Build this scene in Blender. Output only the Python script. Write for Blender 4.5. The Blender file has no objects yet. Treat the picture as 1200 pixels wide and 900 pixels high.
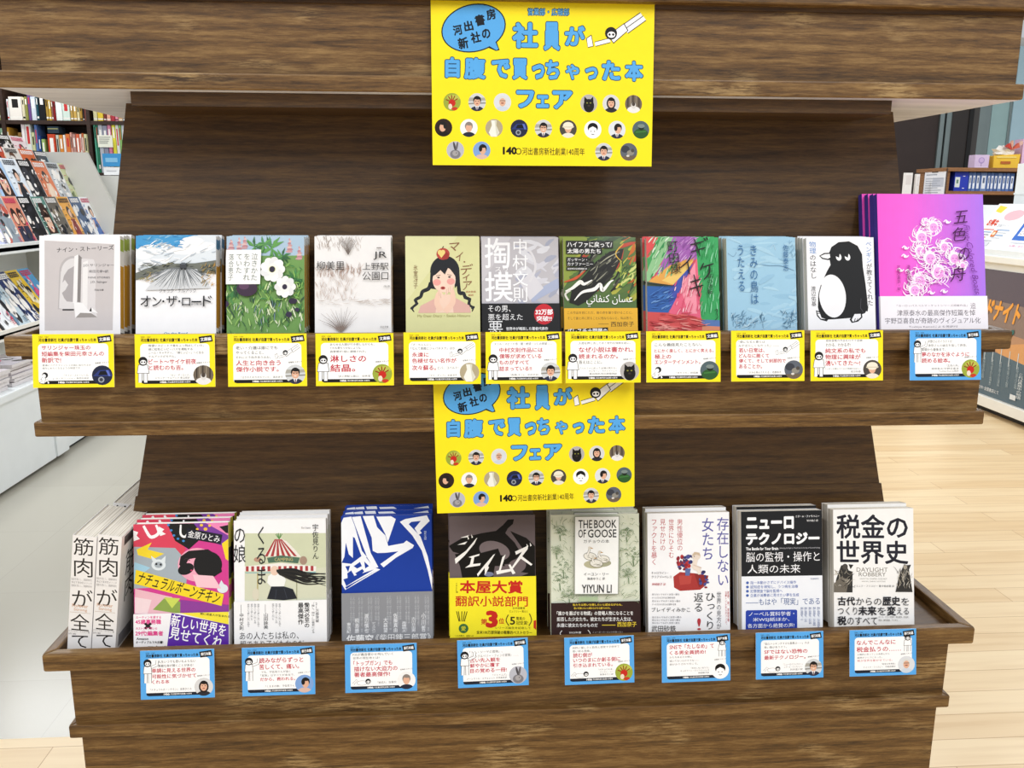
import bpy, bmesh, math, random
from mathutils import Vector, Matrix
C = bpy.context.scene
COL = C.collection
# ------------------------------------------------------------------ camera
CX, CY, CZ = -0.0994, -1.1907, 1.3930
YAW, PITCH, ROLL, FPX = 0.0668, 0.21073, 0.00422, 1010.0
fwd = Vector((math.sin(YAW)*math.cos(PITCH), math.cos(YAW)*math.cos(PITCH), -math.sin(PITCH)))
rgt = Vector((math.cos(YAW), -math.sin(YAW), 0)); upv = rgt.cross(fwd)
rg2 = math.cos(ROLL)*rgt + math.sin(ROLL)*upv; up2 = -math.sin(ROLL)*rgt + math.cos(ROLL)*upv
cam = bpy.data.objects.new('camera', bpy.data.cameras.new('camera')); COL.objects.link(cam)
cam.matrix_world = Matrix(((rg2.x, up2.x, -fwd.x, CX), (rg2.y, up2.y, -fwd.y, CY), (rg2.z, up2.z, -fwd.z, CZ), (0, 0, 0, 1)))
cam.data.sensor_width = 36; cam.data.lens = FPX/1200*36; cam.data.clip_start = .05
C.camera = cam
# ------------------------------------------------------------------ light
C.view_settings.view_transform = 'Standard'; C.view_settings.look = 'None'
C.view_settings.exposure = 0.0; C.view_settings.gamma = 1; C.view_settings.use_curve_mapping = False
w = bpy.data.worlds.new('world'); C.world = w; w.use_nodes = True
w.node_tree.nodes['Background'].inputs[0].default_value = (.91, .95, 1, 1)
w.node_tree.nodes['Background'].inputs[1].default_value = .56
def area(x, y, z, sx, sy, power, col=(1, .99, .98), rot=(0, 0, 0)):
    l = bpy.data.lights.new('ceiling_lamp', 'AREA'); l.shape = 'RECTANGLE'; l.size = sx; l.size_y = sy
    l.energy = power; l.color = col
    o = bpy.data.objects.new('ceiling_lamp', l); o.location = (x, y, z); o.rotation_euler = rot; COL.objects.link(o)
for lx in (-3.0, -1.1, .8, 2.7):
    area(lx, -1.9, 2.95, .16, 2.3, 36)
for lx, ly in ((-2.6, 3.2), (0, 3.4), (2.6, 3.4), (-3.4, 5.6), (5.0, 4.4), (1.5, 6)):
    area(lx, ly, 2.95, 1.2, .5, 40, (.96, .98, 1))

# ------------------------------------------------------------------ materials
def lin(c): return c/12.92 if c <= .04045 else ((c+.055)/1.055)**2.4
_hc = {}
def hx(s):
    if s not in _hc:
        _hc[s] = tuple(lin(int(s[i:i+2], 16)/255) for i in (0, 2, 4))+(1.0,)
    return _hc[s]
def new_mat(name, rough=.5, spec=.5):
    m = bpy.data.materials.new(name); m.use_nodes = True
    b = m.node_tree.nodes['Principled BSDF']
    b.inputs['Roughness'].default_value = rough; b.inputs['Specular IOR Level'].default_value = spec
    return m, m.node_tree.nodes, m.node_tree.links, b
def ink_mat(name, rough, spec, coat=0, bump=.02):
    """printed / painted stock: the ink colour is stored on the mesh, fine paper grain comes from noise"""
    m, n, l, b = new_mat(name, rough, spec)
    a = n.new('ShaderNodeAttribute'); a.attribute_name = 'ink'
    tc = n.new('ShaderNodeTexCoord'); no = n.new('ShaderNodeTexNoise'); no.inputs['Scale'].default_value = 60; no.inputs['Detail'].default_value = 3
    l.new(tc.outputs['Object'], no.inputs['Vector'])
    mr = n.new('ShaderNodeMapRange'); mr.inputs['To Min'].default_value = .95; mr.inputs['To Max'].default_value = 1.04
    l.new(no.outputs['Fac'], mr.inputs['Value'])
    mx = n.new('ShaderNodeVectorMath'); mx.operation = 'SCALE'
    l.new(a.outputs['Color'], mx.inputs[0]); l.new(mr.outputs['Result'], mx.inputs['Scale']); l.new(mx.outputs[0], b.inputs['Base Color'])
    bp = n.new('ShaderNodeBump'); bp.inputs['Strength'].default_value = bump; bp.inputs['Distance'].default_value = .001
    l.new(no.outputs['Fac'], bp.inputs['Height']); l.new(bp.outputs['Normal'], b.inputs['Normal'])
    b.inputs['Coat Weight'].default_value = coat; b.inputs['Coat Roughness'].default_value = .1
    return m
M_GLOSS = ink_mat('printed_gloss_stock', .36, .25, .4, .03)
M_MATTE = ink_mat('printed_matte_stock', .6, .18, 0, .03)
M_CARD = ink_mat('printed_card_stock', .5, .22, .03, .02)
M_PAINT = ink_mat('painted_board', .45, .4, 0, .02)
def page_mat(name, axis):
    m, n, l, b = new_mat(name, .85, .2)
    tc = n.new('ShaderNodeTexCoord'); mp = n.new('ShaderNodeMapping'); no = n.new('ShaderNodeTexNoise')
    mp.inputs['Scale'].default_value = (8, 900, 8) if axis == 'y' else (900, 8, 8)
    no.inputs['Detail'].default_value = 2; no.inputs['Scale'].default_value = 1
    cr = n.new('ShaderNodeValToRGB'); cr.color_ramp.elements[0].color = hx('B9B1A0'); cr.color_ramp.elements[1].color = hx('F4F0E6')
    cr.color_ramp.elements[0].position = .3; cr.color_ramp.elements[1].position = .6
    l.new(tc.outputs['Object'], mp.inputs['Vector']); l.new(mp.outputs['Vector'], no.inputs['Vector']); l.new(no.outputs['Fac'], cr.inputs['Fac']); l.new(cr.outputs['Color'], b.inputs['Base Color'])
    return m
M_PAGE = page_mat('page_edges', 'y'); M_PAGEX = page_mat('page_edges_spine_on', 'x')
def wood_mat(name, axis='x', dark='3A260F', mid='684A24', light='927243', rough=.42, worn=True):
    m, n, l, b = new_mat(name, rough, .45)
    tc = n.new('ShaderNodeTexCoord'); oi = n.new('ShaderNodeObjectInfo')
    sh = n.new('ShaderNodeVectorMath'); sh.operation = 'MULTIPLY_ADD'; sh.inputs[1].default_value = (7, 5, 3)
    l.new(oi.outputs['Random'], sh.inputs[0]); l.new(tc.outputs['Object'], sh.inputs[2])
    def mapped(s):
        mp = n.new('ShaderNodeMapping')
        mp.inputs['Scale'].default_value = s if axis == 'x' else ((s[1], s[0], s[2]) if axis == 'y' else (s[1], s[2], s[0]))
        l.new(sh.outputs[0], mp.inputs['Vector']); return mp.outputs['Vector']
    def noise(s, det, ro, dist=0):
        no = n.new('ShaderNodeTexNoise'); no.inputs['Scale'].default_value = 1; no.inputs['Detail'].default_value = det; no.inputs['Roughness'].default_value = ro; no.inputs['Distortion'].default_value = dist
        l.new(mapped(s), no.inputs['Vector']); return no.outputs['Fac']
    n1 = noise((4, 48, 48), 8, .72, .5); n2 = noise((22, 300, 300), 5, .8, .3); n3 = noise((7, 17, 17), 2, .5)
    wv = n.new('ShaderNodeTexWave'); wv.bands_direction = 'Z'; wv.inputs['Scale'].default_value = 1; wv.inputs['Distortion'].default_value = 9; wv.inputs['Detail'].default_value = 3; wv.inputs['Detail Scale'].default_value = .8
    l.new(mapped((1.3, 16, 16)), wv.inputs['Vector'])
    def mth(op, a, bb, cc=None):
        q = n.new('ShaderNodeMath'); q.operation = op
        for i, v in enumerate((a, bb, cc)):
            if v is None: continue
            if isinstance(v, (int, float)): q.inputs[i].default_value = v
            else: l.new(v, q.inputs[i])
        return q.outputs[0]
    s = mth('MULTIPLY', n1, .42); s = mth('MULTIPLY_ADD', n2, .78, s); s = mth('MULTIPLY_ADD', wv.outputs['Fac'], .10, s)
    s = mth('SUBTRACT', s, .15)
    cr = n.new('ShaderNodeValToRGB'); e = cr.color_ramp.elements
    e[0].position = .32; e[0].color = hx(dark); e[1].position = .70; e[1].color = hx(light)
    k = e.new(.50); k.color = hx(mid)
    l.new(s, cr.inputs['Fac'])
    col = cr.outputs['Color']
    if worn:   # short pale flecks where the stain has worn off the grain
        def ramp(v, a0, a1):
            q = n.new('ShaderNodeMapRange'); q.inputs['From Min'].default_value = a0; q.inputs['From Max'].default_value = a1; l.new(v, q.inputs['Value']); return q.outputs['Result']
        g = mth('MULTIPLY', ramp(n3, .56, .66), ramp(n2, .44, .58)); g = mth('MULTIPLY', g, .62)
        mx = n.new('ShaderNodeMix'); mx.data_type = 'RGBA'; l.new(g, mx.inputs['Factor']); l.new(col, mx.inputs['A']); mx.inputs['B'].default_value = hx('B49766')
        col = mx.outputs['Result']
    l.new(col, b.inputs['Base Color'])
    bp = n.new('ShaderNodeBump'); bp.inputs['Strength'].default_value = .12; bp.inputs['Distance'].default_value = .002
    l.new(n2, bp.inputs['Height']); l.new(bp.outputs['Normal'], b.inputs['Normal'])
    rr = n.new('ShaderNodeMapRange'); rr.inputs['To Min'].default_value = rough-.1; rr.inputs['To Max'].default_value = rough+.15
    l.new(n1, rr.inputs['Value']); l.new(rr.outputs['Result'], b.inputs['Roughness'])
    return m
M_WOOD = wood_mat('dark_oak_stain'); M_WOODY = wood_mat('dark_oak_stain_crosswise', 'y')
M_PANEL = wood_mat('dark_oak_panel', 'x', '31200E', '51381B', '6B4F29', .45, False)
M_SHELFWOOD = wood_mat('dark_shelf_wood', 'x', '1E0F08', '2F1B10', '40281A', .5, False)
M_BROWNWOOD = wood_mat('mid_brown_wood', 'x', '6B4528', '8A5E38', 'A27647', .5, False)
def laminate():
    m, n, l, b = new_mat('pale_laminate', .5, .4)
    tc = n.new('ShaderNodeTexCoord'); mp = n.new('ShaderNodeMapping'); mp.inputs['Scale'].default_value = (6, 30, 6); no = n.new('ShaderNodeTexNoise'); no.inputs['Detail'].default_value = 6
    no.inputs['Scale'].default_value = 1; cr = n.new('ShaderNodeValToRGB'); cr.color_ramp.elements[0].color = hx('D6D9EA'); cr.color_ramp.elements[1].color = hx('F0F2FF')
    cr.color_ramp.elements[0].position = .3; cr.color_ramp.elements[1].position = .65
    l.new(tc.outputs['Object'], mp.inputs['Vector']); l.new(mp.outputs['Vector'], no.inputs['Vector']); l.new(no.outputs['Fac'], cr.inputs['Fac']); l.new(cr.outputs['Color'], b.inputs['Base Color']); return m
M_LAM = laminate()
def plank_floor():
    m, n, l, b = new_mat('pale_ash_planks', .34, .5)
    tc = n.new('ShaderNodeTexCoord')
    br = n.new('ShaderNodeTexBrick'); br.inputs['Scale'].default_value = 1; br.inputs['Brick Width'].default_value = 1.15; br.inputs['Row Height'].default_value = .109
    br.inputs['Mortar Size'].default_value = .0012; br.inputs['Mortar'].default_value = hx('B58F62'); br.inputs['Color1'].default_value = hx('E9D0A6'); br.inputs['Color2'].default_value = hx('DBBB8C'); br.inputs['Bias'].default_value = -.25
    br.offset = .37; l.new(tc.outputs['Object'], br.inputs['Vector'])
    mp = n.new('ShaderNodeMapping'); mp.inputs['Scale'].default_value = (2.2, 26, 1); no = n.new('ShaderNodeTexNoise'); no.inputs['Scale'].default_value = 1; no.inputs['Detail'].default_value = 6
    l.new(tc.outputs['Object'], mp.inputs['Vector']); l.new(mp.outputs['Vector'], no.inputs['Vector'])
    cr = n.new('ShaderNodeValToRGB'); cr.color_ramp.elements[0].color = hx('D9C3A4'); cr.color_ramp.elements[1].color = (1, 1, 1, 1); cr.color_ramp.elements[0].position = .33; cr.color_ramp.elements[1].position = .55
    l.new(no.outputs['Fac'], cr.inputs['Fac'])
    mx = n.new('ShaderNodeMix'); mx.data_type = 'RGBA'; mx.blend_type = 'MULTIPLY'; mx.inputs['Factor'].default_value = .3
    l.new(br.outputs['Color'], mx.inputs['A']); l.new(cr.outputs['Color'], mx.inputs['B']); l.new(mx.outputs['Result'], b.inputs['Base Color']); return m
def tile_floor():
    m, n, l, b = new_mat('beige_vinyl_tiles', .22, .5)
    tc = n.new('ShaderNodeTexCoord'); br = n.new('ShaderNodeTexBrick'); br.inputs['Scale'].default_value = 1; br.inputs['Brick Width'].default_value = .6; br.inputs['Row Height'].default_value = .6; br.offset = 0
    br.inputs['Mortar Size'].default_value = .0012; br.inputs['Mortar'].default_value = hx('A9A598'); br.inputs['Color1'].default_value = hx('B5B0A2'); br.inputs['Color2'].default_value = hx('B1AC9E')
    l.new(tc.outputs['Object'], br.inputs['Vector']); l.new(br.outputs['Color'], b.inputs['Base Color']); return m
def plain(name, col, rough=.5, metal=0, var=.06):
    m, n, l, b = new_mat(name, rough)
    no = n.new('ShaderNodeTexNoise'); no.inputs['Scale'].default_value = 9; no.inputs['Detail'].default_value = 4
    tc = n.new('ShaderNodeTexCoord'); l.new(tc.outputs['Object'], no.inputs['Vector'])
    c = hx(col); cr = n.new('ShaderNodeValToRGB')
    cr.color_ramp.elements[0].color = tuple(x*(1-var) for x in c[:3])+(1,); cr.color_ramp.elements[1].color = tuple(min(1, x*(1+var)) for x in c[:3])+(1,)
    l.new(no.outputs['Fac'], cr.inputs['Fac']); l.new(cr.outputs['Color'], b.inputs['Base Color']); b.inputs['Metallic'].default_value = metal
    return m
M_WHITE = plain('white_enamel', 'E4E8E8', .35); M_KICK = plain('black_kickboard', '17181A', .5)
M_GREYBOARD = plain('warm_grey_board', 'C9C8C0', .5); M_ALU = plain('brushed_aluminium', '8F9C9B', .35, .6)
M_DOOR = plain('dark_brown_cladding', '3B2E2A', .6, 0, .2); M_BLACK = plain('gap_shade_black', '141414', .6)  # M_BLACK is the painted dark of the door gaps
M_CREAM = plain('cream_laminate', 'E9E6DC', .4); M_WALL = plain('off_white_wall', 'E2E0DA', .8)

# ------------------------------------------------------------------ mesh helpers
class MB:
    def __init__(s): s.v, s.f, s.c, s.m = [], [], [], []
    def add(s, vs, fs, col, mi=0):
        k = len(s.v); s.v += [tuple(v) for v in vs]
        for f in fs:
            s.f.append([i+k for i in f]); s.c.append(col); s.m.append(mi)
    def box(s, x0, y0, z0, x1, y1, z1, col='FFFFFF', mi=0):
        col = hx(col) if isinstance(col, str) else col
        vs = [(x0,y0,z0),(x1,y0,z0),(x1,y1,z0),(x0,y1,z0),(x0,y0,z1),(x1,y0,z1),(x1,y1,z1),(x0,y1,z1)]
        s.add(vs, [(3,2,1,0),(4,5,6,7),(0,1,5,4),(1,2,6,5),(2,3,7,6),(3,0,4,7)], col, mi)
    def prism(s, pts, axis, a, b, col='FFFFFF', mi=0):
        """extrude a 2D outline along axis x|y|z from a to b"""
        col = hx(col) if isinstance(col, str) else col
        P = {'x': lambda u, v, t: (t, u, v), 'y': lambda u, v, t: (u, t, v), 'z': lambda u, v, t: (u, v, t)}[axis]
        n = len(pts); vs = [P(u, v, a) for u, v in pts]+[P(u, v, b) for u, v in pts]
        fs = [list(range(n))[::-1], list(range(n, 2*n))]+[(i, (i+1) % n, n+(i+1) % n, n+i) for i in range(n)]
        s.add(vs, fs, col, mi)
    def art(s, a, y=-.0001, place=None, mi=0):
        """lay a printed design on a face; place maps (u right, v up, lift) to local space"""
        place = place or (lambda u, v, d: (u, y-d, v))
        for vs, fs, col, lay in a.items:
            s.add([place(u, v, lay*a.step) for u, v in vs], fs, col, mi)
    def build(s, name, mat, parent=None, loc=None, rot=None, bevel=0):
        me = bpy.data.meshes.new(name); me.from_pydata(s.v, [], s.f)
        at = me.color_attributes.new('ink', 'FLOAT_COLOR', 'CORNER')
        buf = []
        for p in me.polygons: buf += list(s.c[p.index])*p.loop_total
        at.data.foreach_set('color', buf)
        for m in (mat if isinstance(mat, (list, tuple)) else [mat]): me.materials.append(m)
        me.polygons.foreach_set('material_index', s.m)
        if bevel or s.__dict__.get('fix'):
            bm = bmesh.new(); bm.from_mesh(me); bmesh.ops.recalc_face_normals(bm, faces=bm.faces[:])
            if bevel:
                bmesh.ops.bevel(bm, geom=[e for e in bm.edges if len(e.link_faces) == 2 and e.calc_face_angle(0) > .5], offset=bevel, segments=2, affect='EDGES', profile=.6)
            bm.to_mesh(me); bm.free()
        me.update()
        o = bpy.data.objects.new(name, me); COL.objects.link(o)
        if parent: o.parent = parent
        if loc: o.location = loc
        if rot: o.rotation_euler = rot
        return o
def tag(o, label=None, cat=None, group=None, kind=None):
    if label: o['label'] = label
    if cat: o['category'] = cat
    if group: o['group'] = group
    if kind: o['kind'] = kind
    return o
def thing(name, label, cat, loc=(0, 0, 0), rot=(0, 0, 0), group=None):
    o = bpy.data.objects.new(name, None); o.empty_display_size = .02; COL.objects.link(o); o.location = loc; o.rotation_euler = rot
    return tag(o, label, cat, group)
def copy_tree(o, parent=None):
    c = o.copy(); COL.objects.link(c)
    if parent: c.parent = parent
    for ch in list(o.children): copy_tree(ch, c)
    return c
def ray(u, v): return (u-600)/FPX*rg2-(v-450)/FPX*up2+fwd
def on(axis, val, u, v):
    d = ray(u, v); i = 'xyz'.index(axis); p = Vector((CX, CY, CZ)); return p+d*((val-p[i])/d[i])

# ------------------------------------------------------------------ printed designs
_tc = {}
_cu = bpy.data.curves.new('lettering', 'FONT'); _cu.size = 1; _cu.resolution_u = 2; _to = bpy.data.objects.new('lettering', _cu)
def glyphs(s, off):
    k = (s, off)
    if k not in _tc:
        _cu.body = s; _cu.offset = off; me = bpy.data.meshes.new_from_object(_to)
        _tc[k] = ([(v.co.x, v.co.y) for v in me.vertices], [list(p.vertices) for p in me.polygons]); bpy.data.meshes.remove(me)
    return _tc[k]
def clip(poly, conv):
    out = poly
    for i in range(len(conv)):
        (ax, ay), (bx, by) = conv[i], conv[(i+1) % len(conv)]; src, out = out, []
        for j in range(len(src)):
            p, q = src[j], src[(j+1) % len(src)]
            dp = (bx-ax)*(p[1]-ay)-(by-ay)*(p[0]-ax); dq = (bx-ax)*(q[1]-ay)-(by-ay)*(q[0]-ax)
            if dp >= 0: out.append(p)
            if (dp >= 0) != (dq >= 0):
                t = dp/(dp-dq); out.append((p[0]+(q[0]-p[0])*t, p[1]+(q[1]-p[1])*t))
        if not out: break
    return out
class Art:
    """A flat print. Drawn in the units of a sketch whose four corners are quad = (TL, TR, BL, BR);
    it is laid out on a W x H face, the sketch's lower edge lying b above the face's lower edge."""
    def __init__(s, W, H, quad, b=0, step=1e-5):
        s.W, s.H, s.q, s.b, s.step = W, H, quad, b, step; s.items = []; s.n = 0; s.cl = [(0, 0), (W, 0), (W, H), (0, H)]
    def mp(s, x, y):
        (ax, ay), (bx, by), (cx, cy), (dx, dy) = s.q
        u = v = .5
        for _ in range(4):
            yt = ay+(by-ay)*u; yb = cy+(dy-cy)*u; v = (y-yt)/(yb-yt)
            xl = ax+(cx-ax)*v; xr = bx+(dx-bx)*v; u = (x-xl)/(xr-xl)
        return (u*s.W, s.H-v*(s.H-s.b))
    def _put(s, vs, fs, col, adv=1):
        s.n += adv; s.items.append((vs, fs, hx(col) if isinstance(col, str) else col, s.n))
    def poly(s, pts, col, cl=None):
        p = [s.mp(*q) for q in pts]
        ar = sum(p[i][0]*p[(i+1) % len(p)][1]-p[(i+1) % len(p)][0]*p[i][1] for i in range(len(p)))
        if ar < 0: p = p[::-1]
        p = clip(p, cl or s.cl)
        if len(p) > 2: s._put(p, [list(range(len(p)))], col)
    def rect(s, x0, y0, x1, y1, col): s.poly([(x0, y0), (x1, y0), (x1, y1), (x0, y1)], col)
    def full(s, col): s._put(list(s.cl), [[0, 1, 2, 3]], col)
    def below(s, y, col):
        """everything under sketch height y, to the foot of the face"""
        v = s.mp(*s.q[0])[1]; _, z = s.mp((s.q[0][0]+s.q[1][0])/2, y); s._put([(0, 0), (s.W, 0), (s.W, z), (0, z)], [[0, 1, 2, 3]], col)
    def ellp(s, cx, cy, rx, ry, rot=0, n=28, a0=0, a1=360):
        r = math.radians(rot); P = []
        for i in range(n+(a1-a0 < 360)):
            t = math.radians(a0+(a1-a0)*i/n); x, y = rx*math.cos(t), -ry*math.sin(t)
            P.append((cx+x*math.cos(r)+y*math.sin(r), cy-x*math.sin(r)+y*math.cos(r)))
        return P
    def ell(s, cx, cy, rx, ry, col, rot=0, n=28, cl=None, a0=0, a1=360): s.poly(s.ellp(cx, cy, rx, ry, rot, n, a0, a1), col, cl)
    def rrect(s, x0, y0, x1, y1, r, col):
        P = []
        for cx, cy, a in ((x1-r, y0+r, 0), (x0+r, y0+r, 90), (x0+r, y1-r, 180), (x1-r, y1-r, 270)):
            for i in range(6):
                t = math.radians(a+90*i/5); P.append((cx+r*math.cos(t), cy-r*math.sin(t)))
        s.poly(P, col)
    def line(s, pts, wd, col, cl=None):
        """a stroke as one ribbon; a number or a list of widths"""
        n = len(pts); ws = wd if isinstance(wd, (list, tuple)) else [wd]*n; L, R = [], []
        for i, (x, y) in enumerate(pts):
            a, b = pts[max(i-1, 0)], pts[min(i+1, n-1)]; dx, dy = b[0]-a[0], b[1]-a[1]; d = math.hypot(dx, dy) or 1
            nx, ny = -dy/d*ws[i]/2, dx/d*ws[i]/2; L.append(s.mp(x+nx, y+ny)); R.append(s.mp(x-nx, y-ny))
        def cp(p): return (min(max(p[0], 0), s.W), min(max(p[1], 0), s.H))
        L = [cp(p) for p in L]; R = [cp(p) for p in R]
        s._put(L+R, [[i, n+i, n+i+1, i+1] for i in range(n-1)], col)
    def curve(s, pts, wd, col, k=6):
        """smooth stroke through points"""
        P = []; n = len(pts)
        for i in range(n-1):
            p0, p1, p2, p3 = pts[max(i-1, 0)], pts[i], pts[i+1], pts[min(i+2, n-1)]
            for j in range(k):
                t = j/k; P.append(tuple(.5*(2*p1[d]+(p2[d]-p0[d])*t+(2*p0[d]-5*p1[d]+4*p2[d]-p3[d])*t*t+(3*p1[d]-p0[d]-3*p2[d]+p3[d])*t**3) for d in (0, 1)))
        P.append(pts[-1])
        if isinstance(wd, (list, tuple)):
            m = len(P); wd = [wd[min(int(i/(m-1)*(len(wd)-1)), len(wd)-2)]*(1-((i/(m-1)*(len(wd)-1)) % 1 if i < m-1 else 1))+wd[min(int(i/(m-1)*(len(wd)-1)), len(wd)-2)+1]*((i/(m-1)*(len(wd)-1)) % 1 if i < m-1 else 1) for i in range(m)]
        s.line(P, wd, col)
    def textc(s, t, cx, cy, w, h, col, bold=0, rot=0, slant=0):
        vs, fs = glyphs(t, 0)
        if not vs: return
        x0 = min(v[0] for v in vs); x1 = max(v[0] for v in vs); y0 = min(v[1] for v in vs); y1 = max(v[1] for v in vs)
        r = math.radians(rot); bx, by = bold*w/(x1-x0 or 1), bold*h/(y1-y0 or 1); w -= 2*bx; h -= 2*by
        k = 12 if bold > .03 else (8 if bold > .012 else 4)
        sh = [(0, 0)]+([(bx*math.cos(6.2832*i/k+.4), by*math.sin(6.2832*i/k+.4)) for i in range(k)] if bold else [])
        s.n += .7
        for dx, dy in sh:
            out = []
            for x, y in vs:
                px = (x-(x0+x1)/2)/(x1-x0 or 1)*w+dx; py = -(y-(y0+y1)/2)/(y1-y0 or 1)*h+dy
                px -= py*slant
                out.append(s.mp(cx+px*math.cos(r)+py*math.sin(r), cy-px*math.sin(r)+py*math.cos(r)))
            s._put(out, fs, col, .3)
    def text(s, t, x0, y0, x1, y1, col='1A1A1C', bold=0, rot=0, slant=0): s.textc(t, (x0+x1)/2, (y0+y1)/2, x1-x0, y1-y0, col, bold, rot, slant)
    def vtext(s, t, x0, y0, x1, y1, col='1A1A1C', bold=0):
        """vertical writing, one cell per character"""
        for dx, dy in ([(0, 0), (bold, bold), (-bold, bold), (bold, -bold), (-bold, -bold)] if bold else [(0, 0)]): s._vtext(t, x0, y0, x1, y1, col, dx, dy)
    def _vtext(s, t, x0, y0, x1, y1, col, dx, dy):
        n = len(t); ch = (y1-y0)/n; cw = x1-x0; av, af = [], []
        for i, c in enumerate(t):
            g, fs = glyphs(c, 0); cx, cy = (x0+x1)/2, y0+ch*(i+.5); k = len(av); vs = [(x+dx, y+dy) for x, y in g]
            for x, y in vs:
                px, py = (x-.5)*cw*1.05, -(y-.38)*ch*1.02
                if c in 'ー—…「」()〜': px, py = -(y-.38)*cw*-1, (x-.5)*ch
                if c in '、。': px, py = px+cw*.55, py-ch*.55
                if c in 'っゃゅょッャュョァィェ': px, py = px+cw*.1, py-ch*.1
                av.append(s.mp(cx+px, cy+py))
            af += [[j+k for j in f] for f in fs]
        if av: s._put(av, af, col, .4)
    def strokes(s, n, box, cols, ln, wd, ang, seed=1, bend=.3):
        rd = random.Random(seed); x0, y0, x1, y1 = box
        for _ in range(n):
            x, y = rd.uniform(x0, x1), rd.uniform(y0, y1); a = math.radians(rd.uniform(*ang)); L = rd.uniform(*ln); P = []
            b = rd.uniform(-bend, bend)
            for i in range(4): P.append((x, y)); x += L/3*math.cos(a); y -= L/3*math.sin(a); a += b
            W = rd.uniform(*wd); s.line(P, [W*.5, W, W*.9, W*.25], rd.choice(cols))
RED = 'C0283F'; INK = '222228'

def mascot(A, kind, cx, cy, k):
    """little line figure of a reader printed on cards and posters; k = height unit"""
    O, Wt = '2A2A2C', 'FBFBFB'
    def head(x, y, r):
        A.ell(x, y, r, r*1.02, '1C1C1E', n=18); A.ell(x+r*.05, y+r*.22, r*.66, r*.5, Wt, n=16)
        A.ell(x-r*.25, y+r*.2, r*.2, r*.2, '1C1C1E', n=8); A.ell(x+r*.35, y+r*.2, r*.2, r*.2, '1C1C1E', n=8)
    def limb(p, w): A.line(p, w*1.35, O); A.line(p, w, Wt)
    if kind == 'stand':
        limb([(cx-.12*k, cy+.05*k), (cx-.13*k, cy+.5*k)], .13*k); limb([(cx+.1*k, cy+.05*k), (cx+.1*k, cy+.5*k)], .13*k)
        A.poly([(cx-.26*k, cy+.12*k), (cx-.2*k, cy-.26*k), (cx+.2*k, cy-.26*k), (cx+.26*k, cy+.12*k)], O)
        A.poly([(cx-.235*k, cy+.1*k), (cx-.18*k, cy-.24*k), (cx+.18*k, cy-.24*k), (cx+.235*k, cy+.1*k)], Wt)
        head(cx, cy-.4*k, .19*k)
    elif kind == 'wave':
        limb([(cx-.08*k, cy+.05*k), (cx-.1*k, cy+.55*k)], .11*k); limb([(cx+.1*k, cy+.05*k), (cx+.1*k, cy+.55*k)], .11*k)
        limb([(cx+.15*k, cy-.18*k), (cx+.42*k, cy-.28*k), (cx+.45*k, cy-.5*k)], .1*k)
        A.poly([(cx-.2*k, cy+.12*k), (cx-.17*k, cy-.24*k), (cx+.17*k, cy-.24*k), (cx+.2*k, cy+.12*k)], O)
        A.poly([(cx-.18*k, cy+.1*k), (cx-.15*k, cy-.22*k), (cx+.15*k, cy-.22*k), (cx+.18*k, cy+.1*k)], Wt)
        head(cx, cy-.38*k, .18*k)
    elif kind == 'sit':
        limb([(cx-.05*k, cy+.4*k), (cx+.3*k, cy+.15*k), (cx+.4*k, cy+.42*k)], .12*k)
        A.poly([(cx-.32*k, cy+.42*k), (cx-.12*k, cy-.1*k), (cx+.2*k, cy-.05*k), (cx+.08*k, cy+.44*k)], O)
        A.poly([(cx-.29*k, cy+.4*k), (cx-.11*k, cy-.08*k), (cx+.17*k, cy-.03*k), (cx+.06*k, cy+.42*k)], Wt)
        A.poly([(cx-.42*k, cy+.2*k), (cx-.2*k, cy+.02*k), (cx-.1*k, cy+.2*k), (cx-.3*k, cy+.36*k)], O); A.poly([(cx-.4*k, cy+.2*k), (cx-.21*k, cy+.05*k), (cx-.13*k, cy+.2*k), (cx-.3*k, cy+.33*k)], Wt)
        A.ell(cx+.12*k, cy-.26*k, .24*k, .24*k, '1C1C1E', n=18); A.ell(cx+.04*k, cy-.2*k, .15*k, .16*k, Wt, n=14)
    elif kind == 'fly':
        limb([(cx+.1*k, cy-.1*k), (cx+.62*k, cy-.45*k)], .12*k); limb([(cx+.18*k, cy+.0*k), (cx+.7*k, cy-.36*k)], .12*k)
        A.poly([(cx-.35*k, cy+.12*k), (cx+.12*k, cy-.22*k), (cx+.24*k, cy-.02*k), (cx-.18*k, cy+.34*k)], O)
        A.poly([(cx-.32*k, cy+.12*k), (cx+.11*k, cy-.19*k), (cx+.21*k, cy-.02*k), (cx-.18*k, cy+.31*k)], Wt)
        limb([(cx-.28*k, cy+.25*k), (cx-.7*k, cy+.36*k)], .1*k)
        head(cx-.25*k, cy+.06*k, .17*k)
        A.poly([(cx-.95*k, cy+.2*k), (cx-.8*k, cy+.1*k), (cx-.74*k, cy+.42*k), (cx-.9*k, cy+.46*k)], O); A.poly([(cx-.93*k, cy+.21*k), (cx-.81*k, cy+.13*k), (cx-.76*k, cy+.41*k), (cx-.9*k, cy+.44*k)], Wt)
    else:   # lying under a blanket
        limb([(cx-.7*k, cy+.2*k), (cx-.45*k, cy-.1*k), (cx-.2*k, cy+.2*k)], .14*k)
        A.ell(cx+.0*k, cy+.12*k, .42*k, .2*k, O, n=20); A.ell(cx, cy+.12*k, .4*k, .18*k, Wt, n=20)
        head(cx+.5*k, cy+.0*k, .22*k)
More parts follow.
